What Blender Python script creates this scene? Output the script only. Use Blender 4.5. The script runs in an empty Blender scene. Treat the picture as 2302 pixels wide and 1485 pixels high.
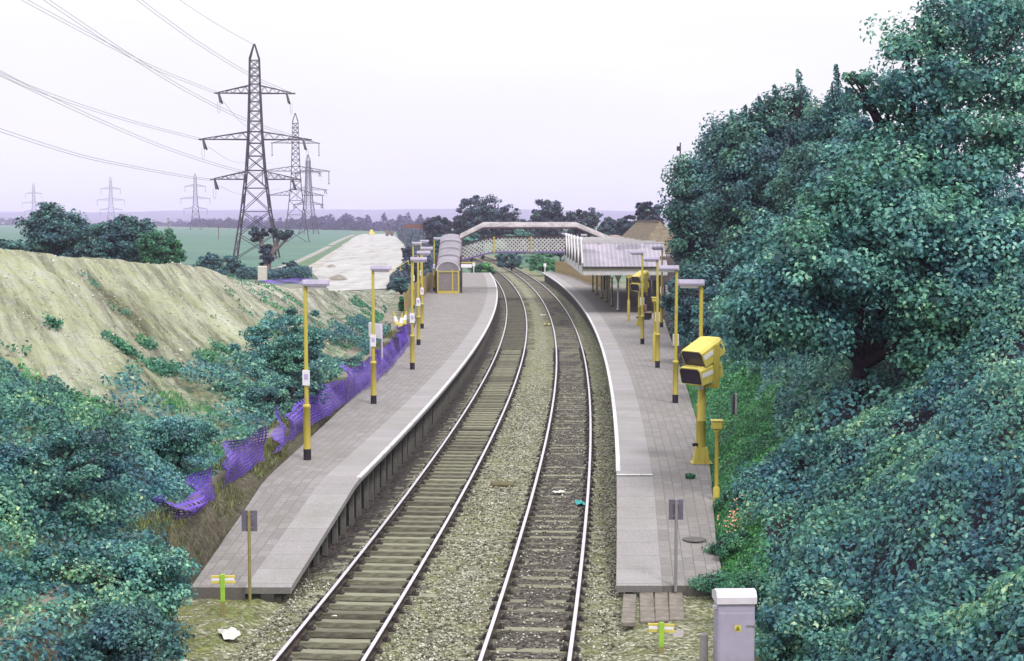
import bpy, math, random
import numpy as np
from mathutils import Vector, Matrix
rng = np.random.default_rng(7)
random.seed(7)
R = math.radians
sc = bpy.context.scene
col = sc.collection

# ------------------------------------------------------------------ survey of the place
F, CX, CY, HY, HC = 3500.0, 1151.0, 742.5, 493.0, 7.45      # focal length, image centre, horizon, eye height above rail
TH = math.atan((CY-HY)/F)
CT, ST = math.cos(TH), math.sin(TH)
def gp(x, y, z=0.0):            # surveyed point at height z
    u = (x-CX)/F; v = (y-CY)/F
    d = (u, CT-v*ST, -ST-v*CT); t = (z-HC)/d[2]
    return Vector((d[0]*t, d[1]*t, z))
def at(x, y, Y):                # surveyed point at distance Y
    u = (x-CX)/F; v = (y-CY)/F
    d = (u, CT-v*ST, -ST-v*CT); t = Y/d[1]
    return Vector((d[0]*t, Y, HC+d[2]*t))
def itp(x, xs, ys): return np.interp(x, xs, ys)
def poly(Y, c):
    Y = np.asarray(Y, float); Yc = np.clip(Y, 5, 330); n = (Yc-100)/100
    v = c[0]+c[1]*n+c[2]*n**2+c[3]*n**3
    d = (c[1]+2*c[2]*n+3*c[3]*n**2)/100
    return v+d*(Y-Yc)
def cL(Y): return poly(Y, (0.175, 1.5637, -3.806, 0.5084))
def cR(Y): return poly(Y, (3.511, 1.5633, -3.6056, 0.3941))
def bl(Y): return itp(Y, [14, 24, 30, 36, 45, 55, 70, 85, 100, 139, 200, 330], [-6.6, -6.5, -6.45, -6.25, -6.05, -5.85, -5.5, -5.6, -6.1, -8.2, -10.0, -16.])
def br(Y): return itp(Y, [14, 24, 30, 34, 41, 64, 101, 135, 195, 330], [4.3, 4.2, 4.2, 4.5, 5.25, 7.1, 9.9, 10.8, 9.2, 2.6])
P_H = 0.95
def pzl(Y): return itp(Y, [30.7, 38.5, 185, 193], [0.11, P_H, P_H, P_H])
def pzr(Y): return itp(Y, [30.8, 39.3, 185, 193], [0.12, P_H, P_H, P_H])

def vnoise(x, y, seed=0):       # smooth value noise, 0..1
    r = np.random.default_rng(seed); T = r.random((256, 256))
    x = np.asarray(x, float); y = np.asarray(y, float)
    xi = np.floor(x).astype(int); yi = np.floor(y).astype(int)
    fx = x-xi; fy = y-yi; fx = fx*fx*(3-2*fx); fy = fy*fy*(3-2*fy)
    a = T[xi % 256, yi % 256]; b = T[(xi+1) % 256, yi % 256]; c = T[xi % 256, (yi+1) % 256]; d = T[(xi+1) % 256, (yi+1) % 256]
    return (a*(1-fx)+b*fx)*(1-fy)+(c*(1-fx)+d*fx)*fy
def fbm(x, y, seed=0, o=3):
    s = 0; a = .5
    for k in range(o): s = s+a*vnoise(x*2**k, y*2**k, seed+k); a /= 2
    return s/(1-.5**o)
def gz(x, y): return float(ground_z(np.array([x]), np.array([y]))[0])
def sstep(a, b, x):
    t = np.clip((x-a)/(b-a), 0, 1); return t*t*(3-2*t)

CRY = [12, 40, 58, 66, 74, 80, 86, 92, 98, 115, 135, 150]
CRX = [-22, -21, -19.1, -17.9, -15.9, -15.6, -14.8, -12.9, -11.2, -10.4, -10.6, -11.]
CRZ = [6.6, 6.5, 6.34, 5.8, 5.36, 4.95, 4.05, 3.45, 2.95, 2.0, .85, .6]
def ground_z(X, Y):
    X = np.asarray(X, float); Y = np.asarray(Y, float)
    L = bl(Y); B = br(Y)
    plain = 0.6+0*X
    # trench for the tracks and the platforms
    z = np.where((X > L) & (X < B), -0.5, plain)
    # left: short retaining bank then spoil bank
    s0 = itp(Y, [30, 38], [-.25, .85])
    d = L-X
    lip = s0+(1.12-s0)*sstep(0.0, .85, d)
    xt = L-2.2; xc = itp(Y, CRY, CRX); zc = itp(Y, CRY, CRZ)
    xc = np.minimum(xc, xt-1.2)
    t = (xt-X)/(xt-xc)
    prof = 1.12+(zc-1.12)*np.clip(t, 0, 1)**1.08
    over = np.clip((xc-3.0-X), 0, 100)
    prof = np.where(t > 1, np.maximum(.6, zc-over*.55), prof)
    left = np.where(d < 2.2, lip, prof)
    fade = sstep(150, 165, Y)
    left = left*(1-fade)+plain*fade
    z = np.where(X <= L, left, z)
    # right: cutting slope
    s1 = itp(Y, [30, 39], [-.25, .8]); dr = X-B
    cap = itp(Y, [12, 85, 108, 190, 240], [7.3, 6.5, .9, .9, 3.0])
    sl = itp(Y, [12, 90, 108, 200, 240], [.74, .74, .3, .3, .35])
    rz = np.minimum(s1+sl*dr, cap)
    rz = np.where(Y > 330, plain, rz)
    z = np.where(X >= B, rz, z)
    # open line beyond the platforms
    far = sstep(196, 202, Y)
    form = -0.35+(plain+.35)*sstep(3.2, 6.0, np.abs(X-(cL(Y)+cR(Y))/2)-1.2)
    form = np.where(X > B, np.maximum(form, rz), form)
    z = z*(1-far)+form*far
    # gentle undulation of the open country
    z = z+np.where(Y > 400, 1.2*(fbm(X/260., Y/260., 40)-.5), 0)
    return z

# ------------------------------------------------------------------ tagging and linking
def tag(o, label=None, cat=None, group=None, kind=None):
    if label: o['label'] = label
    if cat: o['category'] = cat
    if group: o['group'] = group
    if kind: o['kind'] = kind
    return o
def thing(name, label, cat, loc=(0, 0, 0), rz=0.0, group=None):
    o = bpy.data.objects.new(name, None); o.empty_display_size = .2
    col.objects.link(o); o.location = loc; o.rotation_euler = (0, 0, rz)
    return tag(o, label, cat, group)
KIDS = {}
def link_mesh(name, me, mat, parent=None):
    o = bpy.data.objects.new(name, me); col.objects.link(o)
    for m in (mat if isinstance(mat, (list, tuple)) else [mat]): me.materials.append(m)
    if parent is not None:
        o.parent = parent; KIDS.setdefault(parent.name, []).append(o)
    return o
def copy_tree(o, parent=None):
    c = o.copy(); col.objects.link(c)
    if parent is not None:
        c.parent = parent; KIDS.setdefault(parent.name, []).append(c)
    for ch in KIDS.get(o.name, []): copy_tree(ch, c)
    return c

class MB:
    """collects shapes, builds ONE mesh object"""
    def __init__(s): s.v = []; s.f = []; s.m = []; s.uv = []; s.sm = []
    def face(s, pts, mi=0, uv=None, smooth=False):
        b = len(s.v); s.v += [tuple(p) for p in pts]; s.f.append(tuple(range(b, b+len(pts)))); s.m.append(mi)
        s.uv.append(uv); s.sm.append(smooth)
    def idx(s, pts, faces, mi=0, smooth=False):
        b = len(s.v); s.v += [tuple(p) for p in pts]
        for f in faces: s.f.append(tuple(i+b for i in f)); s.m.append(mi); s.uv.append(None); s.sm.append(smooth)
    def box(s, c, d, rz=0, mi=0, M=None):
        hx, hy, hz = d[0]/2, d[1]/2, d[2]/2
        p = [Vector((x, y, z)) for z in (-hz, hz) for y in (-hy, hy) for x in (-hx, hx)]
        if M is None: M = Matrix.Translation(c) @ Matrix.Rotation(rz, 4, 'Z')
        p = [M @ q for q in p]
        s.idx(p, [(0, 2, 3, 1), (4, 5, 7, 6), (0, 1, 5, 4), (2, 6, 7, 3), (0, 4, 6, 2), (1, 3, 7, 5)], mi); return s
    def bbox(s, c, d, b=.01, rz=0, mi=0, M=None):      # box with bevelled edges
        hx, hy, hz = d[0]/2, d[1]/2, d[2]/2
        bmx = [(-hx+b, -hy), (hx-b, -hy), (hx, -hy+b), (hx, hy-b), (hx-b, hy), (-hx+b, hy), (-hx, hy-b), (-hx, -hy+b)]
        ins = [(x*(hx-b)/hx, y*(hy-b)/hy) for x, y in bmx]
        if M is None: M = Matrix.Translation(c) @ Matrix.Rotation(rz, 4, 'Z')
        rings = [[(x, y, -hz) for x, y in ins], [(x, y, -hz+b) for x, y in bmx], [(x, y, hz-b) for x, y in bmx], [(x, y, hz) for x, y in ins]]
        pts = [M @ Vector(p) for r in rings for p in r]; fs = [tuple(reversed(range(8))), tuple(range(24, 32))]
        for k in range(3):
            for i in range(8): j = (i+1) % 8; fs.append((k*8+i, k*8+j, k*8+8+j, k*8+8+i))
        s.idx(pts, fs, mi); return s
    def tube(s, pts, rad, n=8, mi=0, cap=True, smooth=True):
        pts = [Vector(p) for p in pts]
        if not isinstance(rad, (list, tuple)): rad = [rad]*len(pts)
        rings = []; up = None
        for i, p in enumerate(pts):
            d = (pts[min(i+1, len(pts)-1)]-pts[max(i-1, 0)]).normalized()
            if up is None: up = Vector((0, 0, 1)) if abs(d.z) < .9 else Vector((1, 0, 0))
            a = d.cross(up).normalized(); b = a.cross(d).normalized(); up = b
            rings.append([p+(a*math.cos(2*math.pi*k/n)+b*math.sin(2*math.pi*k/n))*rad[i] for k in range(n)])
        fs = []
        for i in range(len(pts)-1):
            for k in range(n):
                j = (k+1) % n; fs.append((i*n+k, i*n+j, i*n+n+j, i*n+n+k))
        b0 = len(s.v); s.idx([q for r in rings for q in r], fs, mi, smooth)
        if cap:
            s.idx(list(reversed(rings[0])), [tuple(range(n))], mi); s.idx(rings[-1], [tuple(range(n))], mi)
        return s
    def bar(s, a, b, w, h=None, mi=0):                # square bar between two points
        h = h or w; a = Vector(a); b = Vector(b); d = b-a; L = d.length
        if L < 1e-6: return s
        d.normalize(); up = Vector((0, 0, 1)) if abs(d.z) < .95 else Vector((0, 1, 0))
        x = d.cross(up).normalized(); z = x.cross(d)
        M = Matrix((( x.x, d.x, z.x, (a.x+b.x)/2), (x.y, d.y, z.y, (a.y+b.y)/2), (x.z, d.z, z.z, (a.z+b.z)/2), (0, 0, 0, 1)))
        return s.box(None, (w, L, h), mi=mi, M=M)
    def sweep(s, secs, closed=True, mi=0, caps=True, uvs=None, smooth=False):
        n = len(secs[0]); b0 = len(s.v)
        for r in secs: s.v += [tuple(p) for p in r]
        m = n if closed else n-1
        for i in range(len(secs)-1):
            for k in range(m):
                j = (k+1) % n
                s.f.append((b0+i*n+k, b0+i*n+j, b0+(i+1)*n+j, b0+(i+1)*n+k)); s.m.append(mi[k] if isinstance(mi, list) else mi); s.sm.append(smooth)
                s.uv.append(None if uvs is None else [uvs[i][k], uvs[i][j], uvs[i+1][j], uvs[i+1][k]])
        if caps and closed:
            s.f.append(tuple(b0+k for k in reversed(range(n)))); s.m.append(0 if isinstance(mi, list) else mi); s.uv.append(None); s.sm.append(False)
            e = b0+(len(secs)-1)*n; s.f.append(tuple(e+k for k in range(n))); s.m.append(0 if isinstance(mi, list) else mi); s.uv.append(None); s.sm.append(False)
        return s
    def lathe(s, prof, c=(0, 0, 0), n=12, mi=0, smooth=True):
        c = Vector(c); rings = [[c+Vector((r*math.cos(2*math.pi*k/n), r*math.sin(2*math.pi*k/n), z)) for k in range(n)] for r, z in prof]
        fs = []
        for i in range(len(prof)-1):
            for k in range(n):
                j = (k+1) % n; fs.append((i*n+k, i*n+j, i*n+n+j, i*n+n+k))
        s.idx([q for r in rings for q in r], fs, mi, smooth)
        s.idx(list(reversed(rings[0])), [tuple(range(n))], mi); s.idx(rings[-1], [tuple(range(n))], mi); return s
    def build(s, name, mat, parent=None):
        me = bpy.data.meshes.new(name); me.from_pydata(s.v, [], s.f)
        if any(u is not None for u in s.uv):
            l = me.uv_layers.new(name='UVMap'); k = 0; buf = []
            for f, u in zip(s.f, s.uv): buf += [c for q in (u or [(0, 0)]*len(f)) for c in q]
            l.data.foreach_set('uv', buf)
        me.polygons.foreach_set('material_index', s.m); me.polygons.foreach_set('use_smooth', s.sm)
        me.update(); return link_mesh(name, me, mat, parent)

def grid_mesh(name, X, Y, Z, mat, attrs=None, mask=None, parent=None, smooth=True):
    ny, nx = X.shape
    me = bpy.data.meshes.new(name)
    idx = np.arange(ny*nx).reshape(ny, nx)
    q = np.stack([idx[:-1, :-1], idx[:-1, 1:], idx[1:, 1:], idx[1:, :-1]], -1).reshape(-1, 4)
    if mask is not None:
        q = q[mask.reshape(-1)]
        used = np.unique(q); re = -np.ones(ny*nx, int); re[used] = np.arange(len(used)); q = re[q]
    else: used = np.arange(ny*nx)
    V = np.stack([X, Y, Z], -1).reshape(-1, 3)[used]
    me.vertices.add(len(V)); me.vertices.foreach_set('co', V.astype(np.float32).ravel())
    me.loops.add(q.size); me.loops.foreach_set('vertex_index', q.astype(np.int32).ravel())
    me.polygons.add(len(q)); me.polygons.foreach_set('loop_start', np.arange(0, q.size, 4, dtype=np.int32))
    me.polygons.foreach_set('use_smooth', np.full(len(q), smooth))
    me.update(calc_edges=True)
    for k, a in (attrs or {}).items():
        at_ = me.attributes.new(k, 'FLOAT', 'POINT'); at_.data.foreach_set('value', a.reshape(-1)[used].astype(np.float32))
    me.validate(); return link_mesh(name, me, mat, parent)

# ------------------------------------------------------------------ materials
class NT:
    def __init__(s, name):
        s.m = bpy.data.materials.new(name); s.m.use_nodes = True; s.t = s.m.node_tree; s.t.nodes.clear()
        s.out = s.n('ShaderNodeOutputMaterial'); s.b = s.n('ShaderNodeBsdfPrincipled'); s.l(s.b, 0, s.out, 'Surface')
    def n(s, ty, **k):
        x = s.t.nodes.new(ty)
        for a, b in k.items(): setattr(x, a, b)
        return x
    def l(s, a, ao, b, bi): s.t.links.new(a.outputs[ao], b.inputs[bi])
    def coords(s, kind='Object'):
        return s.n('ShaderNodeTexCoord'), kind
    def noise(s, scale, detail=4, rough=.6, kind='Object', vec=None):
        x = s.n('ShaderNodeTexNoise'); x.inputs['Scale'].default_value = scale; x.inputs['Detail'].default_value = detail; x.inputs['Roughness'].default_value = rough
        if vec is None:
            c = s.n('ShaderNodeTexCoord'); s.l(c, kind, x, 'Vector')
        else: s.l(vec[0], vec[1], x, 'Vector')
        return x
    def ramp(s, src, so, stops):
        r = s.n('ShaderNodeValToRGB'); e = r.color_ramp.elements
        while len(e) < len(stops): e.new(.5)
        for q, (p, c) in zip(e, stops): q.position = p; q.color = (*c, 1) if len(c) == 3 else c
        s.l(src, so, r, 'Fac'); return r
    def mix(s, fac, a, b, mode='MIX'):
        x = s.n('ShaderNodeMix', data_type='RGBA', blend_type=mode)
        for sock, v in ((x.inputs['Factor'], fac), (x.inputs['A'], a), (x.inputs['B'], b)):
            if isinstance(v, tuple) and hasattr(v[0], 'outputs'): s.t.links.new(v[0].outputs[v[1]], sock)
            elif isinstance(v, (int, float)): sock.default_value = v
            else: sock.default_value = (*v, 1)
        return x, 'Result'
    def math(s, op, a, b=None):
        x = s.n('ShaderNodeMath', operation=op)
        for i, v in enumerate((a, b)):
            if v is None: continue
            if isinstance(v, tuple): s.t.links.new(v[0].outputs[v[1]], x.inputs[i])
            else: x.inputs[i].default_value = v
        return x, 0
    def col(s, src): s.t.links.new(src[0].outputs[src[1]], s.b.inputs['Base Color'])
    def bump(s, src, strength=.4, dist=.02):
        b = s.n('ShaderNodeBump'); b.inputs['Strength'].default_value = strength; b.inputs['Distance'].default_value = dist
        s.t.links.new(src[0].outputs[src[1]], b.inputs['Height']); s.l(b, 0, s.b, 'Normal')
    def attr(s, name):
        a = s.n('ShaderNodeAttribute'); a.attribute_name = name; return a, 'Fac'
    def fin(s, rough=.8, metal=0, spec=.3):
        s.b.inputs['Roughness'].default_value = rough; s.b.inputs['Metallic'].default_value = metal
        s.b.inputs['Specular IOR Level'].default_value = spec; return s.m

def plain(name, c, rough=.75, amt=.25, scale=3., metal=0, spec=.3, dirt=None, bump=0):
    t = NT(name); n = t.noise(scale, 5, .65)
    lo = tuple(max(0, v*(1-amt)) for v in c); hi = tuple(min(1, v*(1+amt)) for v in c)
    r = t.ramp(n, 'Fac', [(.3, lo), (.7, hi)]); src = (r, 'Color')
    if dirt:
        n2 = t.noise(scale*3.1, 6, .75); m = t.ramp(n2, 'Fac', [(.55, (0, 0, 0)), (.68, (1, 1, 1))])
        src = t.mix((m, 'Color'), src, dirt)
    t.col(src)
    if bump: t.bump((t.noise(scale*6, 4), 'Fac'), bump, .02)
    return t.fin(rough, metal, spec)

YEL = plain('yellow_paint', (.47, .355, .035), .5, .18, 2.2, dirt=(.33, .25, .05))
YELP = plain('pale_yellow_paint', (.60, .51, .12), .55, .15, 2.2, dirt=(.5, .42, .10))
OLIVE = plain('olive_pole', (.24, .21, .08), .7, .25, 3)
BLACK = plain('black_band', (.022, .018, .026), .6, .3, 4)
SCREEN = plain('dark_glass', (.028, .018, .036), .25, .2, 2, spec=.5)
LILAC = plain('lamp_housing', (.40, .36, .48), .5, .15, 3)
WHITE = plain('white_plate', (.74, .72, .77), .5, .08, 3)
WHITEP = plain('white_paint', (.46, .45, .46), .7, .12, 2.5, dirt=(.36, .35, .33))
GREYS = plain('grey_sign_back', (.12, .108, .15), .6, .2, 5)
GREYP = plain('galvanised_pole', (.23, .22, .23), .6, .2, 4)
CABG = plain('cabinet_paint', (.34, .31, .41), .6, .12, 2.2)
CABL = plain('cabinet_lid', (.56, .53, .58), .6, .1, 3)
STEEL = plain('pylon_steel', (.048, .032, .050), .7, .3, .6)
STEELF = plain('paler_pylon_steel', (.062, .048, .078), .7, .2, .6)  # slightly paler and more violet than the steel of the nearest pylon
GLASSI = plain('insulator_glaze', (.05, .035, .045), .3, .2, 3)
WIRE = plain('conductor', (.20, .18, .21), .6, .1, 1)
PIERM = plain('shaded_stained_pier', (.13, .125, .115), .9, .4, 2.5, dirt=(.05, .05, .04))  # stains over a base darkened for the shade under the coping
LINEM = NT('worn_white_line'); LINEM.col((LINEM.ramp(LINEM.noise(3.5, 6, .8), 'Fac', [(.36, (.30, .285, .29)), (.48, (.50, .49, .50)), (.7, (.60, .59, .60))]), 'Color')); LINEM = LINEM.fin(.8)
TIMBER = plain('old_timber', (.17, .15, .13), .9, .4, 5, bump=.4)
BROWN = plain('brown_timber', (.16, .10, .07), .85, .3, 4)
FENCEM = plain('ochre_fence', (.25, .195, .085), .8, .3, 5)
DARKP = plain('dark_post', (.055, .04, .045), .7, .3, 3)
PURPLE = plain('purple_paint', (.14, .10, .24), .6, .2, 3)
PETR = plain('lattice_white', (.55, .535, .53), .7, .1, 1.2)
BARK = plain('bark', (.030, .022, .032), .95, .4, 3, bump=.5)
LIME = plain('lime_green_paint', (.28, .50, .05), .6, .2, 4)
CONC = plain('concrete', (.27, .25, .25), .9, .22, 2.5, dirt=(.17, .16, .14), bump=.2)
PAPER = plain('litter_white', (.52, .51, .47), .8, .1, 4)
TEALR = plain('litter_teal', (.03, .28, .27), .7, .2, 4)
COPPER = plain('buff_stone', (.5, .47, .42), .8, .2, 3)

def streaky(name, c, rust, pale):
    t = NT(name); tc = t.n('ShaderNodeTexCoord'); mp = t.n('ShaderNodeMapping'); mp.inputs['Scale'].default_value = (9, 9, .8); t.l(tc, 'Object', mp, 'Vector')
    n = t.noise(1.0, 6, .75, vec=(mp, 'Vector')); a = t.mix((t.ramp(n, 'Fac', [(.35, (0,)*3), (.65, (1,)*3)]), 'Color'), c, pale)
    n2 = t.noise(2.6, 7, .8); k = t.ramp(n2, 'Fac', [(.57, (0,)*3), (.66, (.85,)*3)]); t.col(t.mix((k, 'Color'), a, rust)); t.bump((n2, 'Fac'), .15, .01); return t.fin(.55, 0, .3)
YEL = streaky('weathered_yellow_paint', (.42, .335, .042), (.24, .16, .05), (.50, .42, .10))
def mk_leaf(name, stops, trans=.25):
    t = NT(name); a = t.attr('tint'); r0 = t.ramp(a[0], 'Fac', stops)
    h = t.ramp(t.noise(.45, 3, .6), 'Fac', [(.36, (.80, .86, 1.12)), (.5, (1, 1, 1)), (.66, (1.16, 1.10, .82))]); x_ = t.mix(1.0, (r0, 'Color'), (h, 'Color'), 'MULTIPLY'); t.col(x_); r = x_[0]
    t.fin(.5, 0, .35)
    tr = t.n('ShaderNodeBsdfTranslucent'); t.l(r, 'Result', tr, 'Color'); mx = t.n('ShaderNodeMixShader'); mx.inputs[0].default_value = trans
    t.l(t.b, 0, mx, 1); t.l(tr, 0, mx, 2); t.l(mx, 0, t.out, 'Surface'); return t.m
LF_TEAL = mk_leaf('leaves_teal', [(0, (.026, .058, .074)), (.3, (.052, .155, .165)), (.6, (.105, .300, .260)), (.85, (.20, .45, .33)), (1, (.32, .56, .40))])
LF_DEEP = mk_leaf('leaves_deep', [(0, (.026, .044, .066)), (.4, (.046, .124, .140)), (.75, (.088, .240, .215)), (1, (.22, .43, .31))])
LF_BLUE = mk_leaf('leaves_blue', [(0, (.024, .050, .074)), (.35, (.046, .150, .168)), (.62, (.092, .262, .220)), (.86, (.19, .40, .28)), (1, (.40, .56, .37))])
LF_LIME = mk_leaf('leaves_bright', [(0, (.030, .105, .060)), (.4, (.060, .240, .100)), (.8, (.12, .40, .14)), (1, (.26, .52, .20))], .3)
LF_GREEN = mk_leaf('leaves_green', [(0, (.026, .080, .060)), (.4, (.052, .190, .110)), (.75, (.10, .32, .15)), (1, (.28, .50, .24))])
LF_FAR = mk_leaf('leaves_haze_violet', [(0, (.036, .024, .105)), (.5, (.048, .034, .135)), (1, (.060, .062, .15))], .1)  # violet of the distance haze is put into the leaf colour
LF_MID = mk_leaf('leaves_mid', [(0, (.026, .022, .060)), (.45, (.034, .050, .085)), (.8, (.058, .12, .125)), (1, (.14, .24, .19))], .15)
LF_DRY = mk_leaf('grass_dry', [(0, (.075, .065, .04)), (.5, (.14, .14, .06)), (1, (.22, .30, .08))], .2)

def mk_ballast():
    t = NT('ballast'); c = t.n('ShaderNodeTexCoord')
    v = t.n('ShaderNodeTexVoronoi'); v.inputs['Scale'].default_value = 15; t.l(c, 'Object', v, 'Vector')
    hs = t.n('ShaderNodeSeparateColor'); t.l(v, 'Color', hs, 'Color')
    st = t.ramp(hs, 'Red', [(0, (.045, .041, .034)), (.4, (.142, .138, .102)), (.8, (.29, .285, .218)), (1, (.54, .53, .45))])
    n = t.noise(.55, 5, .7); moss = t.ramp(n, 'Fac', [(.42, (0, 0, 0)), (.64, (1, 1, 1))])
    mg = t.mix((hs, 'Green'), (.085, .10, .028), (.20, .215, .085))
    a = t.mix((t.math('MULTIPLY', (moss, 'Color'), .5)[0], 0), (st, 'Color'), mg)
    dk = t.mix((hs, 'Red'), (.014, .010, .014), (.085, .072, .068))
    n3 = t.noise(1.7, 4, .7); fac = t.math('MULTIPLY', t.attr('dirt'), (t.ramp(n3, 'Fac', [(.25, (.80,)*3), (.6, (1,)*3)]), 'Color'))
    b = t.mix(fac, a, dk)
    wd = t.mix(t.math('MULTIPLY', t.attr('weed'), (t.ramp(t.noise(2.3, 5, .75), 'Fac', [(.38, (0,)*3), (.58, (1,)*3)]), 'Color')), b, t.mix((hs, 'Blue'), (.06, .085, .022), (.21, .22, .07)))
    t.col(wd); inv = t.math('SUBTRACT', 1.0, (v, 'Distance')); t.bump(inv, .9, .05); return t.fin(.95, 0, .15)
BALLAST = mk_ballast()
def mk_sleeper():
    t = NT('sleeper_timber'); oi = t.n('ShaderNodeObjectInfo')
    c = t.n('ShaderNodeTexCoord'); mp = t.n('ShaderNodeMapping'); mp.inputs['Scale'].default_value = (1.2, 14, 6); t.l(c, 'Object', mp, 'Vector')
    n = t.noise(2.5, 6, .7, vec=(mp, 'Vector'))
    r = t.ramp(n, 'Fac', [(.25, (.06, .05, .04)), (.5, (.225, .222, .16)), (.75, (.35, .35, .255))])
    d = t.ramp(n, 'Fac', [(.25, (.03, .024, .024)), (.6, (.105, .095, .075)), (.8, (.20, .195, .14))])
    f = t.math('MULTIPLY', (oi, 'Random'), .8)
    t.col(t.mix(f, (r, 'Color'), (d, 'Color'))); t.bump((n, 'Fac'), .4, .02); return t.fin(.9, 0, .15)
SLEEPER = mk_sleeper()
RAILTOP = NT('polished_railhead'); RAILTOP.col((RAILTOP.ramp(RAILTOP.noise(1.5, 3), 'Fac', [(.3, (.54, .515, .56)), (.7, (.66, .635, .68))]), 'Color')); RAILTOP = RAILTOP.fin(.42, .75, .5)
RAILSIDE = plain('rusty_rail_side', (.055, .040, .032), .9, .4, 5)
CHAIRM = plain('iron_chair', (.035, .028, .026), .9, .3, 5)

def mk_paving(name, c1, c2, mort, bw, bh, ms=.008, off=.5, stain=(.13, .12, .10)):
    t = NT(name); uv = t.n('ShaderNodeUVMap'); b = t.n('ShaderNodeTexBrick'); t.l(uv, 'UV', b, 'Vector')
    b.inputs['Color1'].default_value = (*c1, 1); b.inputs['Color2'].default_value = (*c2, 1); b.inputs['Mortar'].default_value = (*mort, 1)
    b.inputs['Scale'].default_value = 1; b.inputs['Brick Width'].default_value = bw; b.inputs['Row Height'].default_value = bh; b.inputs['Mortar Size'].default_value = ms; b.offset = off
    b.inputs['Mortar Smooth'].default_value = .3; b.inputs['Bias'].default_value = -.1
    n = t.noise(.55, 8, .78); m = t.ramp(n, 'Fac', [(.42, (0,)*3), (.62, (.55,)*3), (.75, (.9,)*3)])
    a = t.mix((m, 'Color'), (b, 'Color'), stain)
    n2 = t.noise(22, 3, .7); s = t.ramp(n2, 'Fac', [(.3, (.78,)*3), (.7, (1.15,)*3)])
    e = t.mix(1.0, a, (s, 'Color'), 'MULTIPLY'); t.col(e); t.bump((b, 'Fac'), -.3, .01); return t.fin(.9, 0, .2)
PAVING = mk_paving('grey_pavers', (.245, .228, .226), (.192, .178, .178), (.115, .106, .10), .40, .235, .009, .5, (.16, .148, .135))
COPING = mk_paving('coping_slabs', (.29, .275, .285), (.255, .24, .25), (.15, .145, .145), .91, 4.0, .012, 0, (.21, .205, .18))
BRICKW = mk_paving('platform_brick', (.050, .042, .040), (.035, .030, .030), (.05, .047, .045), .22, .075, .01, .5, (.05, .06, .03))

def mk_bank():
    t = NT('chalky_spoil'); c = t.n('ShaderNodeTexCoord')
    mp2 = t.n('ShaderNodeMapping', vector_type='TEXTURE'); mp2.inputs['Rotation'].default_value = (0, 0, R(-63)); mp2.inputs['Scale'].default_value = (7.0, 1.0, 6.0); t.l(c, 'Object', mp2, 'Vector')
    n = t.noise(1.15, 7, .72, vec=(mp2, 'Vector')); g = t.ramp(n, 'Fac', [(.33, (.085, .082, .062)), (.42, (.225, .226, .180)), (.52, (.355, .36, .295)), (.72, (.46, .465, .41))])
    n2 = t.noise(6.5, 8, .85); k = t.ramp(n2, 'Fac', [(.34, (.72,)*3), (.5, (1.0,)*3), (.66, (1.22,)*3)])
    a = t.mix(1.0, (g, 'Color'), (k, 'Color'), 'MULTIPLY')
    moss = t.math('MULTIPLY', t.attr('moss'), (t.ramp(t.noise(.9, 6, .75), 'Fac', [(.36, (0,)*3), (.6, (1,)*3)]), 'Color'))
    a = t.mix(t.math('MULTIPLY', moss, .6), a, (.33, .365, .185))
    grn = t.math('MULTIPLY', t.attr('green'), (t.ramp(t.noise(1.6, 6, .75), 'Fac', [(.45, (0,)*3), (.6, (1,)*3)]), 'Color'))
    a = t.mix(grn, a, (.05, .13, .07))
    mp3 = t.n('ShaderNodeMapping', vector_type='TEXTURE'); mp3.inputs['Rotation'].default_value = (0, 0, R(-63)); mp3.inputs['Scale'].default_value = (11.0, .9, 9.0); t.l(c, 'Object', mp3, 'Vector')
    n4 = t.noise(.62, 8, .78, vec=(mp3, 'Vector')); sk = t.ramp(n4, 'Fac', [(.38, (.36, .345, .33)), (.475, (.84, .83, .82)), (.53, (1.05,)*3), (.66, (1.24,)*3)]); a = t.mix(1.0, a, (sk, 'Color'), 'MULTIPLY')
    t.col(a); t.bump(t.math('ADD', (n4, 'Fac'), t.math('MULTIPLY', (n2, 'Fac'), .35)), .8, .35); return t.fin(.95, 0, .1)
BANK = mk_bank()
def mk_ground():
    t = NT('rough_ground'); n = t.noise(.35, 7, .7); r = t.ramp(n, 'Fac', [(.35, (.15, .14, .105)), (.5, (.24, .22, .18)), (.6, (.07, .13, .07)), (.75, (.055, .14, .085))])
    f = t.ramp(t.noise(6, 5, .8), 'Fac', [(.3, (.7,)*3), (.7, (1.2,)*3)]); a = t.mix(1.0, (r, 'Color'), (f, 'Color'), 'MULTIPLY')
    fa = t.ramp(t.noise(.02, 4, .6), 'Fac', [(.4, (.075, .15, .11)), (.6, (.11, .165, .10))])
    a = t.mix(t.attr('far'), a, (fa, 'Color'))
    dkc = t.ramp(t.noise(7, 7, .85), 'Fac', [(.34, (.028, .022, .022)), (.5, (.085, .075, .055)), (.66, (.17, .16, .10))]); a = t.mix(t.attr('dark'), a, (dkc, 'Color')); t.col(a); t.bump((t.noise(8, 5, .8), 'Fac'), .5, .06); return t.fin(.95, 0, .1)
GROUND = mk_ground()
SOIL = plain('dark_leaf_soil', (.022, .016, .028), .95, .4, 1.5, bump=.5)
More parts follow.
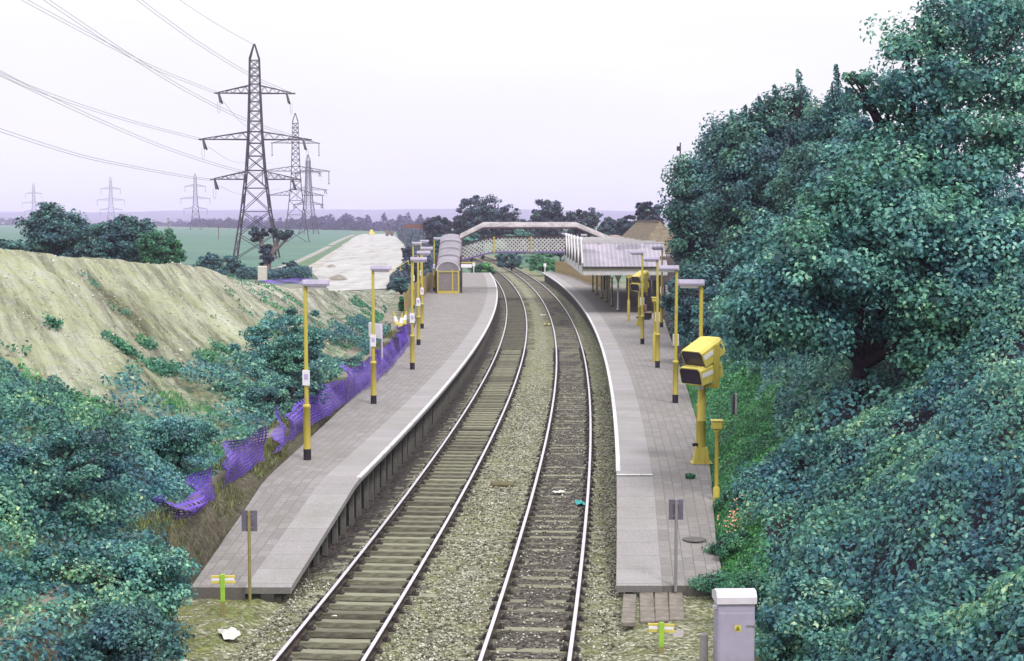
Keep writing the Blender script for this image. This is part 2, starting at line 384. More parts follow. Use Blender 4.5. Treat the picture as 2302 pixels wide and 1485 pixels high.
def mk_field():
    t = NT('young_crop'); c = t.n('ShaderNodeTexCoord'); mp = t.n('ShaderNodeMapping'); mp.inputs['Scale'].default_value = (.04, .16, 1); t.l(c, 'Object', mp, 'Vector')
    n = t.noise(1.0, 6, .65, vec=(mp, 'Vector')); r = t.ramp(n, 'Fac', [(.3, (.056, .118, .095)), (.55, (.088, .165, .128)), (.75, (.135, .215, .16))])
    f = t.ramp(t.noise(.9, 6, .8), 'Fac', [(.3, (.7,)*3), (.7, (1.25,)*3)]); t.col(t.mix(1.0, (r, 'Color'), (f, 'Color'), 'MULTIPLY')); return t.fin(.95, 0, .1)
FIELD = mk_field()
def mk_road():
    t = NT('chalk_road'); c = t.n('ShaderNodeTexCoord'); mp = t.n('ShaderNodeMapping'); mp.inputs['Scale'].default_value = (.5, .06, 1); mp.inputs['Rotation'].default_value = (0, 0, R(-6)); t.l(c, 'Object', mp, 'Vector')
    n = t.noise(.9, 7, .7, vec=(mp, 'Vector')); r = t.ramp(n, 'Fac', [(.32, (.235, .225, .21)), (.46, (.35, .343, .335)), (.68, (.42, .415, .41))])
    f = t.ramp(t.noise(.5, 6, .8), 'Fac', [(.35, (.75,)*3), (.6, (1.04,)*3)]); t.col(t.mix(1.0, (r, 'Color'), (f, 'Color'), 'MULTIPLY')); return t.fin(.95, 0, .1)
ROAD = mk_road()
def mk_corr(name, c, per=.15, axis=0, panels=True):
    t = NT(name); tc = t.n('ShaderNodeTexCoord'); sx = t.n('ShaderNodeSeparateXYZ'); t.l(tc, 'Object', sx, 'Vector')
    w = t.math('SINE', t.math('MULTIPLY', (sx, axis), 2*math.pi/per))
    n = t.noise(.7, 6, .7); lo = tuple(v*.72 for v in c); hi = tuple(min(.9, v*1.12) for v in c)
    src = (t.ramp(n, 'Fac', [(.3, lo), (.7, hi)]), 'Color')
    k = t.ramp(w[0], 0, [(0, (.82,)*3), (1, (1.05,)*3)]); src = t.mix(1.0, src, (k, 'Color'), 'MULTIPLY')
    if panels:
        mp = t.n('ShaderNodeMapping'); mp.inputs['Scale'].default_value = (.62, .30, .30); t.l(tc, 'Object', mp, 'Vector')
        v = t.n('ShaderNodeTexVoronoi'); v.distance = 'CHEBYCHEV'; v.inputs['Scale'].default_value = 1; v.inputs['Randomness'].default_value = .35; t.l(mp, 'Vector', v, 'Vector')
        hs = t.n('ShaderNodeSeparateColor'); t.l(v, 'Color', hs, 'Color'); pk = t.ramp(hs, 'Red', [(.35, (.82,)*3), (.36, (1.0,)*3), (.7, (1.22, 1.2, 1.2))])
        pk.color_ramp.interpolation = 'CONSTANT'; src = t.mix(1.0, src, (pk, 'Color'), 'MULTIPLY')
    t.col(src); t.bump(w, .5, .03); return t.fin(.7, 0, .3)
CORR = mk_corr('canopy_sheeting', (.275, .255, .305), .3)
CORRS = mk_corr('stair_roof_sheeting', (.27, .25, .29), .22, 1, False)
def mk_tiles():
    t = NT('clay_tiles'); tc = t.n('ShaderNodeTexCoord'); sx = t.n('ShaderNodeSeparateXYZ'); t.l(tc, 'Object', sx, 'Vector')
    w = t.math('FRACT', t.math('MULTIPLY', (sx, 2), 6.0)); k = t.ramp(w[0], 0, [(0, (.6,)*3), (.3, (1.05,)*3), (1, (.95,)*3)])
    r = t.ramp(t.noise(2.2, 6, .75), 'Fac', [(.3, (.09, .07, .052)), (.55, (.165, .135, .095)), (.75, (.22, .195, .145))])
    t.col(t.mix(1.0, (r, 'Color'), (k, 'Color'), 'MULTIPLY')); return t.fin(.9, 0, .2)
TILES = mk_tiles()
ROOFM = plain('mottled_roof_edge', (.29, .265, .275), .85, .4, 1.3, dirt=(.12, .10, .095))
def mk_net():
    t = NT('purple_netting'); uv = t.n('ShaderNodeUVMap'); sx = t.n('ShaderNodeSeparateXYZ'); t.l(uv, 'UV', sx, 'Vector')
    a = t.math('LESS_THAN', t.math('FRACT', t.math('MULTIPLY', (sx, 0), 11.0)), .43); b = t.math('LESS_THAN', t.math('FRACT', t.math('MULTIPLY', (sx, 1), 11.0)), .43)
    m = t.math('MAXIMUM', a, b)
    t.col((t.ramp(t.noise(2.5, 4), 'Fac', [(.3, (.072, .030, .27)), (.6, (.115, .055, .39)), (.75, (.22, .14, .46))]), 'Color')); t.fin(.6, 0, .3)
    tr = t.n('ShaderNodeBsdfTransparent'); mx = t.n('ShaderNodeMixShader'); t.t.links.new(m[0].outputs[0], mx.inputs[0]); t.l(tr, 0, mx, 1); t.l(t.b, 0, mx, 2); t.l(mx, 0, t.out, 'Surface'); return t.m
NET = mk_net()
HILLM = plain('distant_hills', (.085, .07, .14), .95, .5, .006)  # hill colour carries some of the violet of the haze

# ------------------------------------------------------------------ world, sun, camera, haze
w = bpy.data.worlds.new('World'); sc.world = w; w.use_nodes = True
nt = w.node_tree; nt.nodes.clear(); N = nt.nodes.new; Lk = nt.links.new
wo = N('ShaderNodeOutputWorld'); bg = N('ShaderNodeBackground'); Lk(bg.outputs[0], wo.inputs[0])
SUN_EL, SUN_ROT = 52, 150
sky = N('ShaderNodeTexSky'); sky.sky_type = 'NISHITA'; sky.sun_disc = False; sky.sun_elevation = R(SUN_EL); sky.sun_rotation = R(SUN_ROT); sky.air_density = 1; sky.dust_density = 4
tc = N('ShaderNodeTexCoord'); sx = N('ShaderNodeSeparateXYZ'); Lk(tc.outputs['Generated'], sx.inputs[0])
rp = N('ShaderNodeValToRGB'); e = rp.color_ramp.elements
stops = [(0, (.75, .73, .80)), (.05, (.80, .79, .83)), (.12, (.83, .825, .85)), (.35, (1.25, 1.245, 1.275)), (1, (1.75, 1.74, 1.78))]
while len(e) < len(stops): e.new(.5)
for q, (p, c) in zip(e, stops): q.position = p; q.color = (*c, 1)
Lk(sx.outputs['Z'], rp.inputs[0])
sm = N('ShaderNodeMix'); sm.data_type = 'RGBA'; sm.blend_type = 'MULTIPLY'; sm.inputs['Factor'].default_value = 1; Lk(sky.outputs[0], sm.inputs['A']); sm.inputs['B'].default_value = (.1, .1, .1, 1)
mx = N('ShaderNodeMix'); mx.data_type = 'RGBA'; mx.inputs['Factor'].default_value = .93; Lk(sm.outputs['Result'], mx.inputs['A']); Lk(rp.outputs[0], mx.inputs['B'])
cn_ = N('ShaderNodeTexNoise'); cn_.inputs['Scale'].default_value = 3.2; cn_.inputs['Detail'].default_value = 5
mpw = N('ShaderNodeMapping'); mpw.inputs['Scale'].default_value = (1, 1, 4); Lk(tc.outputs['Generated'], mpw.inputs[0]); Lk(mpw.outputs[0], cn_.inputs['Vector'])
cr_ = N('ShaderNodeValToRGB'); cr_.color_ramp.elements[0].position = .3; cr_.color_ramp.elements[0].color = (.95, .945, .955, 1); cr_.color_ramp.elements[1].position = .7; cr_.color_ramp.elements[1].color = (1.03, 1.03, 1.03, 1); Lk(cn_.outputs[0], cr_.inputs[0])
m3 = N('ShaderNodeMix'); m3.data_type = 'RGBA'; m3.blend_type = 'MULTIPLY'; m3.inputs['Factor'].default_value = 1; Lk(mx.outputs['Result'], m3.inputs['A']); Lk(cr_.outputs[0], m3.inputs['B'])
Lk(m3.outputs['Result'], bg.inputs[0]); bg.inputs[1].default_value = 1.0
sd = bpy.data.lights.new('sun', 'SUN'); sd.energy = 2.0; sd.angle = R(12); sd.color = (1, .96, .9)
so = bpy.data.objects.new('sun', sd); col.objects.link(so)
az = R(SUN_ROT); el = R(SUN_EL)
sdir = Vector((math.sin(az)*math.cos(el), math.cos(az)*math.cos(el), math.sin(el)))
so.rotation_euler = sdir.to_track_quat('Z', 'Y').to_euler()
cd = bpy.data.cameras.new('camera'); cam = bpy.data.objects.new('camera', cd); col.objects.link(cam)
cd.sensor_fit = 'HORIZONTAL'; cd.sensor_width = 36; cd.lens = F/2302*36; cd.clip_end = 30000; cd.clip_start = .1
cam.location = (0, 0, HC); cam.rotation_euler = (math.pi/2-TH, 0, 0); sc.camera = cam
sc.view_settings.view_transform = 'Standard'; sc.view_settings.look = 'None'; sc.view_settings.exposure = .38; sc.view_settings.gamma = 1
cy = sc.cycles; cy.use_denoising = True; cy.max_bounces = 6; cy.diffuse_bounces = 3; cy.glossy_bounces = 2; cy.transparent_max_bounces = 12; cy.volume_bounces = 1; cy.transmission_bounces = 2
try: cy.use_adaptive_sampling = False
except Exception: pass
hz = MB(); hz.box((0, 3300, 33), (16000, 12000, 74))
tv = bpy.data.materials.new('haze_air'); tv.use_nodes = True; t = tv.node_tree; t.nodes.clear()
o_ = t.nodes.new('ShaderNodeOutputMaterial'); pv = t.nodes.new('ShaderNodeVolumePrincipled'); t.links.new(pv.outputs[0], o_.inputs['Volume'])
pv.inputs['Color'].default_value = (.75, .695, .97, 1); pv.inputs['Density'].default_value = .00024
tag(hz.build('haze', tv), kind='stuff')

# ------------------------------------------------------------------ ground
xs = np.concatenate([-np.geomspace(6500, 52, 26), np.arange(-50, 34, .38), np.geomspace(35, 6500, 26)])
ys = np.concatenate([[-60, -20, 0], np.arange(10, 215, .5), np.geomspace(216, 8500, 70)])
GX, GY = np.meshgrid(xs, ys); GZ = ground_z(GX, GY)
nearw = ((GX > -45) & (GX < 32) & (GY < 210)).astype(float)
Lb = bl(GY); Bb = br(GY); xt = Lb-2.2; xc = np.minimum(itp(GY, CRY, CRX), xt-1.2)
onbank = (GX < xt) & (GX > xc-5) & (GY < 148)
gu = (GX*.89+GY*.45); gd = (GX*.45-GY*.89)
gul = fbm(gu*.55, gd*.07, 11, 3)-.5
GZ = GZ+nearw*np.where(onbank, 1.05*gul*np.clip((xt-GX)/3, 0, 1)*np.clip((GX-xc)/2.5, .25, 1)+.28*(fbm(GX*1.3, GY*1.3, 21, 4)-.5)+.05*(rng.random(GX.shape)-.5), 0)
GZ = GZ+nearw*np.where((GX > Bb+.3), .5*(fbm(GX*.5, GY*.5, 31)-.5), 0)
GZ = GZ+nearw*np.where((GX < Lb-.4) & ~onbank, .12*(fbm(GX*1.1, GY*1.1, 33)-.5), 0)
far = sstep(150, 190, GY)*(GX < 40)+(GX >= 40)
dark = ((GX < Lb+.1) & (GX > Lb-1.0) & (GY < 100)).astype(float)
ctr = lambda A: (A[:-1, :-1]+A[1:, 1:])/2
cX, cY_ = ctr(GX), ctr(GY)
cLb, cBb = bl(cY_), br(cY_); cxt = cLb-2.2; cxc = np.minimum(itp(cY_, CRY, CRX), cxt-1.2)
mb_bank = (cX < cxt) & (cX > cxc-5) & (cY_ < 140) & (cY_ > 10)
mb_emb = (cX > cBb) & (cX < 34) & (cY_ < 112) & (cY_ > 10)
mossA = sstep(86, 64, GY)+.08; greenA = sstep(5.0, 0.8, (xt-GX)-np.clip((50-GY)*.12, 0, 6))
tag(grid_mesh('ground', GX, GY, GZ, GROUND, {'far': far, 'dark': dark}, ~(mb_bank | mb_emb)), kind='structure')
tag(grid_mesh('earth_bank', GX, GY, GZ, BANK, {'moss': mossA, 'green': greenA}, mb_bank), kind='structure')
tag(grid_mesh('embankment', GX, GY, GZ, SOIL, None, mb_emb), kind='structure')
def sheet(name, left, right, n, mat, lift=.02, z=None):
    """sheet between two polylines of ground points"""
    l = [Vector(p) for p in left]; r_ = [Vector(p) for p in right]
    def samp(P, k):
        T = np.linspace(0, 1, len(P)); f = k/n
        return np.array([np.interp(f, T, [p[i] for p in P]) for i in range(2)])
    A = np.array([samp(l, k) for k in range(n+1)]); B = np.array([samp(r_, k) for k in range(n+1)])
    U = np.linspace(0, 1, 25)[None, :]
    X = A[:, :1]*(1-U)+B[:, :1]*U; Y = A[:, 1:]*(1-U)+B[:, 1:]*U
    return tag(grid_mesh(name, X, Y, ground_z(X, Y)+lift, mat), kind='structure')
# crop field: from the verge of the haul road out to the left
fl = [(-70, 150), (-90, 190), (-140, 300), (-260, 600), (-420, 1000), (-900, 1900)]
fr = [(-32.3, 196), (-34.7, 245), (-37.9, 285), (-53.2, 470), (-59.2, 545), (-74, 720), (-100, 1000)]
sheet('field', fl, fr, 60, FIELD, .05)
rl = [gp(742, 656, .6), gp(700, 612, .6), gp(745, 575, .6), gp(772, 553, .6), gp(800, 530.5, .6), gp(816, 524.5, .6)]
rr = [gp(868, 650, .6), gp(905, 596, .6), gp(922, 572, .6), gp(908, 553, .6), gp(893, 537, .6), gp(884, 524.5, .6)]
sheet('dirt_road', rl, rr, 60, ROAD, .07)
road_edge = sorted([(p.y, p.x) for p in rr])
# green verge and pale strip along the field edge
v0 = [(-31.3, 200), (-33.4, 245), (-36.5, 285), (-51.4, 470), (-57.4, 545), (-72, 720)]
v1 = [(-28.0, 200), (-31.0, 245), (-34.4, 285), (-49.2, 470), (-55.9, 545), (-70.6, 720)]
sheet('grass_verge', v0, v1, 50, plain('verge_grass', (.075, .135, .070), .95, .35, .8), .12)
v2 = [(-32.6, 200), (-34.7, 245), (-37.9, 285), (-53.2, 470), (-59.2, 545), (-74, 720)]
sheet('path', v2, v0, 50, plain('verge_dust', (.25, .23, .22), .95, .2, .5), .09)
sheet('dirt_verge', v1, [(p.x+.3, p.y) for p in rl[1:]], 50, plain('verge_dirt', (.30, .285, .26), .95, .35, .25), .11)
# hills
hx = np.linspace(-3400, 2400, 160); hy = np.linspace(2900, 5600, 40); HX, HY_ = np.meshgrid(hx, hy)
ridge = 15+26*fbm(HX/900, HY_/1400, 60, 4)*sstep(2600, -900, HX)+5*fbm(HX/130, HY_/200, 61)
hh = np.sin(np.pi/2*np.clip((HY_-2900)/2300, 0, 1))*ridge*(HY_/4300)
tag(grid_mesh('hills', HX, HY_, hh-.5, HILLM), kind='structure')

# track bed (ballast)
ty = np.concatenate([np.arange(12, 80, .3), np.arange(80, 335, 1.0)]); tu = np.linspace(0, 1, 90)
def bed(Y):
    l = np.where(Y < 200, bl(Y)-.25, cL(Y)-3.2); r_ = np.where(Y < 200, br(Y)+.25, cR(Y)+3.2); return l, r_
bl0, br0 = bed(ty); TX = bl0[:, None]*(1-tu)+br0[:, None]*tu; TY = np.repeat(ty[:, None], 90, 1)
dl = np.abs(TX-cL(TY)); dr_ = np.abs(TX-cR(TY))
TZ = -.155-.125*sstep(.80, .55, dl)-.03*sstep(.95, .55, dr_)-.12*sstep(1.3, 1.8, dl)*(TX < cL(TY))-.07*sstep(1.4, 2.0, dr_)*(TX > cR(TY))
TZ = TZ+.035*sstep(.9, .6, dr_)+.17*sstep(33, 30, TY)*(sstep(1.5, 2.2, dl)*(TX < cL(TY))+sstep(1.5, 2.0, dr_)*(TX > cR(TY)))
TZ = TZ+.07*(fbm(TX*2.2, TY*2.2, 50)-.5)+.035*(rng.random(TX.shape)-.5)*(TY < 80)
dirt = .92*np.maximum(sstep(.80, .60, dl), sstep(.80, .60, dr_))+.35*np.maximum(sstep(1.3, .9, dl), sstep(1.3, .9, dr_))*(1-np.maximum(sstep(.80, .60, dl), sstep(.80, .60, dr_)))
dirt = np.clip(dirt+1.0*sstep(.92, 1.15, dl)*(TX < cL(TY))*sstep(30.5, 35, TY), 0, 1)
dirt = dirt*itp(TY, [30, 60, 100], [.96, 1, 1.0])
weed = np.clip(.9*sstep(1.4, 2.2, dl)*(TX < cL(TY))*sstep(34, 30, TY)+.6*np.exp(-((dl-1.15)/.35)**2)*((TX > cL(TY)) | (TY < 33))+.55*np.exp(-((dr_-1.1)/.3)**2)+.5*sstep(1.3, 1.9, dr_)*(TX > cR(TY)), 0, 1)
tag(grid_mesh('track_bed', TX, TY, TZ, BALLAST, {'dirt': dirt, 'weed': weed}), kind='structure')

# ------------------------------------------------------------------ railway tracks
def heading(fn, Y):
    d = .5; return math.atan2(float(fn(Y+d)-fn(Y-d)), 2*d)
def railway(fn, label):
    root = thing('railway_track', label, 'railway track', (float(fn(30)), 30, 0))
    O = Vector(root.location)
    for s in (-1, 1):
        m = MB(); secs = []
        prof = [(-.035, 0.0), (.035, 0.0), (.037, -.035), (.012, -.055), (.012, -.115), (.065, -.13), (.065, -.145), (-.065, -.145), (-.065, -.13), (-.012, -.115), (-.012, -.055), (-.037, -.035)]
        for Y in list(np.arange(14, 120, 1.0))+list(np.arange(120, 331, 3.0)):
            h = heading(fn, Y); cx_ = float(fn(Y))+s*.7525*math.cos(h); 
            secs.append([(cx_+p[0]-O.x, Y-O.y-s*.7525*math.sin(h), p[1]) for p in prof])
        m.sweep(secs, mi=[0]+[1]*11); m.build('rail', [RAILTOP, RAILSIDE], root)
    Ys = []; y = 22.2
    while y < 328: Ys.append(y); y += .70+random.uniform(-.03, .03)
    sm_ = MB(); sm_.bbox((0, 0, -.065), (2.6, .225, .13), .012)
    proto = sm_.build('sleeper', SLEEPER, root)
    cm = MB(); cm.sweep([[(-.18, y, 0), (.18, y, 0), (.18, y, .03), (.13, y, .04), (.11, y, .105), (.07, y, .105), (.06, y, .03), (-.06, y, .03), (-.07, y, .105), (-.11, y, .105), (-.13, y, .04), (-.18, y, .03)] for y in (-.085, .085)])
    chair = None
    rest = MB()
    for i, Y in enumerate(Ys):
        h = heading(fn, Y); loc = Vector((float(fn(Y))+random.uniform(-.04, .04), Y, -.145+random.uniform(-.012, .012)))-O
        if i < 99:
            o = proto if i == 0 else proto.copy()
            if i: col.objects.link(o); o.parent = root; KIDS[root.name].append(o)
            o.location = loc; o.rotation_euler = (random.uniform(-.02, .02), 0, -h+random.uniform(-.012, .012)); o.scale = (random.uniform(.96, 1.03), random.uniform(.9, 1.05), 1)
            for s in (-.75, .75):
                if chair is None: chair = c2 = cm.build('rail_chair', CHAIRM, o)
                else: c2 = chair.copy(); col.objects.link(c2); c2.parent = o
                c2.location = (s, 0, 0)
        else:
            rest.box(None, (2.6, .25, .13), M=Matrix.Translation(loc+Vector((0, 0, -.065))) @ Matrix.Rotation(-h, 4, 'Z'))
    tag(rest.build('sleepers', SLEEPER, root), kind='stuff')
    return root
railway(cL, 'railway track beside the left platform, pale sleepers standing clear of the ballast')
railway(cR, 'railway track beside the right platform, sleepers half buried in ballast')

# ------------------------------------------------------------------ platforms
def platform(name, label, side, fn, back, pz, y0, y1, yline):
    root = thing('station_platform', label, 'platform', (float(fn(y0)), y0, 0)); O = Vector(root.location)
    Ys = [y0]+[v for v in np.arange(math.ceil(y0), y1, 1.0) if v > y0+.3]+[y1]
    ed = lambda Y: float(fn(Y))+side*1.52
    W = .92; cop = MB(); pav = MB(); wal = MB(); rib = MB(); lin = MB()
    sc_, sp_, uc, up_, sw, sl_ = [], [], [], [], [], []
    for Y in Ys:
        e_ = ed(Y); i_ = e_+side*W; b_ = float(back(Y)); z = float(pz(Y)); P = lambda x, zz: (x-O.x, Y-O.y, zz)
        if side*(b_-i_) < .3: b_ = i_+side*.3
        sc_.append([P(e_, z), P(i_, z), P(i_, z-.13), P(e_, z-.13)]); uc.append([(Y, .5), (Y, 1.5), (Y, 1.5), (Y, .5)])
        sp_.append([P(i_, z), P(b_, z), P(b_, z-.6), P(i_, z-.6)]); w_ = abs(b_-i_); up_.append([(Y, 0), (Y, w_), (Y, w_), (Y, 0)])
        x0 = e_+side*.34; x1 = e_+side*.6; sw.append([P(x0, z-.13), P(x1, z-.13), P(x1, -.5), P(x0, -.5)])
        if Y >= yline: 
            lw = .10; sl_.append([P(e_-side*.012, z+.006), P(e_+side*lw, z+.006), P(e_+side*lw, z+.001), P(e_-side*.012, z-.05)])
    flip = side > 0
    def sw_(m, s, uv=None):
        if side < 0:
            s = [list(reversed(r)) for r in s]; uv = [list(reversed(r)) for r in uv] if uv else None
        m.sweep(s, uvs=uv)
    sw_(cop, sc_, uc); sw_(pav, sp_, up_); sw_(wal, sw, [[(p[1], p[2]) for p in r] for r in sw]); sw_(lin, sl_)
    cop.build('coping', COPING, root); pav.build('paving', PAVING, root); wal.build('edge_wall', BRICKW, root)
    lin.build('edge_line', LINEM, root)
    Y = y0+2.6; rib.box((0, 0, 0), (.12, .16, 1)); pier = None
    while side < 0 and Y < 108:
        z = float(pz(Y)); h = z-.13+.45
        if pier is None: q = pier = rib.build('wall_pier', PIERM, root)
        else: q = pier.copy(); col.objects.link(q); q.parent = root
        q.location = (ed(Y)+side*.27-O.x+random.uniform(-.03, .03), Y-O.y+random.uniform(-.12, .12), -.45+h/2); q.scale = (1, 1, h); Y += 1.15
    m = MB(); e_ = ed(y0); b_ = float(back(y0)); z = float(pz(y0)); m.box(((e_+b_)/2+side*.05-O.x, .22, z-.13-.25), (abs(b_-e_)-.3, .3, .5)); m.build('end_wall', BRICKW, root)
    return root, ed
pl_, edl = platform('l', 'left railway platform of grey pavers, lamps and stair at its back, curving away', -1, cL, bl, pzl, 30.7, 191, 38.2)
pr_, edr = platform('r', 'right railway platform of grey pavers running under the canopy', 1, cR, br, pzr, 30.8, 193, 39.3)
m = MB(); O = Vector(pr_.location); zr = float(pzr(39.3))+.008
x0, x1 = edr(39.3), edr(39.3)+.92
m.box(((x0+x1)/2-O.x, 39.35-O.y, zr), (.92, .16, .012)); m.build('crossing_line', LINEM, pr_)

# ------------------------------------------------------------------ platform lamps
def make_lamp(label, group):
    r_ = thing('platform_lamp', label, 'lamp', group=group)
    MB().lathe([(.105, 0), (.105, .30)], n=14).build('base_band', BLACK, r_)
    MB().lathe([(.098, .30), (.098, 1.42), (.11, 1.43), (.11, 1.48), (.075, 1.52)], n=14).build('lower_pole', YEL, r_)
    MB().lathe([(.058, 1.5), (.050, 4.72)], n=12).build('upper_pole', YEL, r_)
    m = MB()
    sec = lambda x, s=1: [(x, -.13*s, 4.72), (x, .13*s, 4.72), (x, .15*s, 4.78), (x, .12*s, 4.88), (x, -.12*s, 4.88), (x, -.15*s, 4.78)]
    m.sweep([sec(-.07, .8), sec(-.03), sec(.60), sec(.64, .8)]); la = m.build('lantern', LILAC, r_)
    m = MB(); m.sweep([[(x, -.09*s, 4.715), (x, .09*s, 4.715), (x, .06*s, 4.67-.02*s), (x, -.06*s, 4.67-.02*s)] for x, s in ((.06, .6), (.12, 1), (.5, 1), (.57, .6))]); m.build('diffuser', WHITE, la)
    m = MB(); m.bbox((.0, -.075, 2.24), (.22, .02, .42), .006, rz=R(-22)); pl = m.build('number_plate', WHITE, r_)
    m = MB(); m.box((.0, -.0875, 2.27), (.12, .004, .15), rz=R(-22)); m.build('panel', plain('lilac_panel', (.5, .38, .62), .5, .1, 3), pl)
    return r_
GL, GR = 'yellow lamps along the left platform', 'yellow lamps along the right platform'
lamp0 = None
lamps = [(691, 1033, 'tall yellow lamp nearest the camera on the left platform', 0), (840, 907, 'second yellow lamp along the left platform, beside the station nameboard', 0),
 (927, 830, 'third yellow lamp along the left platform, where the purple netting ends', 0), (941, 775, 'fourth yellow lamp along the left platform, standing close behind the third', 0),
 (949, 738, 'fifth yellow lamp along the left platform, last before the ochre fence', 0), (929, 694, 'thin yellow lamp rising from behind the ochre fence on the left', 0),
 (947, 676, 'yellow lamp between the ochre fence and the stair tower', 0), (976, 653, 'yellow lamp against the left side of the covered stair', 0),
 (1572, 1031, 'yellow lamp directly behind the big twin monitor post', 1), (1518, 905, 'second nearest yellow lamp on the right platform, left of the twin monitor hoods', 1),
 (1478, 826, 'yellow lamp on the right platform beside a short camera post', 1), (1444, 773, 'yellow lamp standing in front of the farther monitor hood', 1),
 (1487, 735, 'yellow lamp at the back of the right platform beside the hedge', 1), (1318, 624, 'distant yellow lamp at the back of the right platform, behind the canopy', 1), (1274, 613, 'farthest yellow lamp, near the far end of the right platform', 1)]
for px, py, lab, side in lamps:
    p = gp(px, py, P_H)
    if lamp0 is None: o = lamp0 = make_lamp(lab, GL)
    else: o = copy_tree(lamp0)
    o['label'] = lab; o['group'] = GR if side else GL
    o.location = p; o.rotation_euler = (R(random.uniform(-.4, .4)), R(random.uniform(-.4, .4)), (math.pi if side else 0)+R(random.uniform(-3, 3)))

# ------------------------------------------------------------------ driver monitors
def make_monitor(label):
    r_ = thing('monitor_post', label, 'monitor post', group='yellow hooded monitor posts on the right platform')
    MB().lathe([(.115, .35), (.115, 1.12), (.128, 1.13), (.128, 1.16), (.105, 1.18), (.105, 2.12)], n=16).build('post', YEL, r_)
    m = MB(); m.sweep([[(-s, -s, z), (s, -s, z), (s, s, z), (-s, s, z)] for s, z in ((.21, .03), (.21, .06), (.15, .42))]); m.bbox((0, 0, .015), (.56, .5, .03), .008); m.build('base', YEL, r_)
    m = MB(); m.bbox((-.17, -.05, .5), (.14, .10, .08), .01); m.build('cable_box', BLACK, r_)
    yaw = Matrix.Rotation(math.atan2(.46, .60), 4, 'Z')          # housing looks along -x of this frame, tipped down
    def frame(c, pitch): return Matrix.Translation(c) @ yaw @ Matrix.Rotation(-pitch, 4, 'Y')
    for c, pitch, name in (((.06, .02, 3.02), R(26), 'upper'), ((.02, 0, 2.47), R(15), 'lower')):
        M_ = frame(c, pitch); L, Wd, Hh = .92, .80, .46
        ch = .07
        def sec(x, s=1.0):
            a, h = Wd/2*s, Hh/2*s
            return [M_ @ Vector((x, y, z)) for y, z in ((-a, -h), (a, -h), (a, h-ch), (a-ch, h), (-a+ch, h), (-a, h-ch))]
        m = MB(); m.sweep([sec(-L/2), sec(-L/2+.32), sec(L/2-.14), sec(L/2, .72)]); hs = m.build('monitor_hood', [YELP if name == 'upper' else YELP], r_)
        m = MB(); a, h = Wd/2-.025, Hh/2-.025; x = -L/2-.004
        m.sweep([[M_ @ Vector((xx, y, z)) for y, z in ((-a, -h), (a, -h), (a, h-ch), (a-ch, h), (-a+ch, h), (-a, h-ch))] for xx in (x-.003, x)]); m.build('screen', SCREEN, hs)
        for sy in (-1, 1):
            m = MB(); m.box(None, (.60, .006, .11), M=M_ @ Matrix.Translation((-.12, sy*(Wd/2+.003), .02))); m.build('label_strip', WHITE, hs)
        m = MB(); m.box(None, (.05, .012, .05), M=M_ @ Matrix.Translation((.25, -(Wd/2+.008), .05))); m.build('knob', BLACK, hs)
    # fork that carries both hoods
    F_ = Matrix.Translation((0, 0, 0)) @ yaw
    m = MB()
    for sy in (-1, 1): m.box(None, (.20, .035, 1.15), M=F_ @ Matrix.Translation((.10, sy*.45, 2.62)))
    m.box(None, (.20, .94, .10), M=F_ @ Matrix.Translation((.10, 0, 2.10))); m.build('fork', YEL, r_)
    m = MB(); m.box((-.04, -.135, 2.10), (.17, .02, .22), rz=R(15)); m.build('notice', WHITE, r_)
    return r_
mon = make_monitor('big twin hooded yellow monitors on a post, nearest on the right platform'); mon.location = gp(1576, 1040, P_H)
m2 = copy_tree(mon); m2.location = gp(1438, 731, P_H); m2['label'] = 'farther yellow hooded monitors on a post, beside the canopy'

# short camera posts
def make_camera_post(label):
    r_ = thing('camera_post', label, 'camera post', group='short yellow camera posts')
    MB().lathe([(.085, 0), (.085, 1.3), (.055, 1.36)], n=12).build('lower_pole', YEL, r_)
    MB().lathe([(.048, 1.33), (.045, 2.66), (.07, 2.68), (.07, 2.72)], n=12).build('upper_pole', YEL, r_)
    m = MB(); m.bbox((0, 0, 2.84), (.26, .22, .20), .03); hd = m.build('camera_box', YEL, r_)
    m = MB(); m.bbox((0, 0, 2.955), (.30, .26, .03), .008); m.build('lid', YELP, hd)
    return r_
cp = make_camera_post('short yellow camera post by the nearest monitor post, half in the weeds'); cp.location = at(1612, 945, 37)-Vector((0, 0, 2.95))
c2 = copy_tree(cp); c2.location = gp(1471, 813, P_H); c2['label'] = 'short yellow camera post beside a lamp, midway along the right platform'
c3 = copy_tree(cp); c3.location = gp(1413, 721, P_H); c3['label'] = 'short yellow camera post nearest the track, by the canopy columns'

# ------------------------------------------------------------------ small signs and track furniture
def back_sign(px, pybase, pytop, z, w_, h_, lab, polem, rz=0):
    p = gp(px, pybase, z); S = F/p.y; H = (pybase-pytop)/S
    r_ = thing('track_sign', lab, 'sign', p, rz, 'grey sign boards seen from behind')
    m = MB(); m.tube([(0, 0, -.1), (0, 0, H)], .032, 10); m.build('pole', polem, r_)
    m = MB(); m.bbox((0, .045, H-h_/2), (w_, .015, h_), .004); b = m.build('board', GREYS, r_)
    m = MB()
    for dz in (.08, h_-.08): m.box((0, .034, H-dz), (.12, .006, .03))
    m.build('clip', GREYP, b); return r_
back_sign(562, 1357, 1142, -.15, .31, .42, 'grey sign board seen from behind, on an olive pole at the left platform ramp', OLIVE)
back_sign(1519, 1318, 1118, .12, .29, .41, 'grey sign board seen from behind, on a grey pole at the right platform ramp', GREYP)
sg = back_sign(1654, 975, 883, 1.35, .26, .60, 'narrow dark sign board in the grass beside the monitor post', WHITEP, R(50))
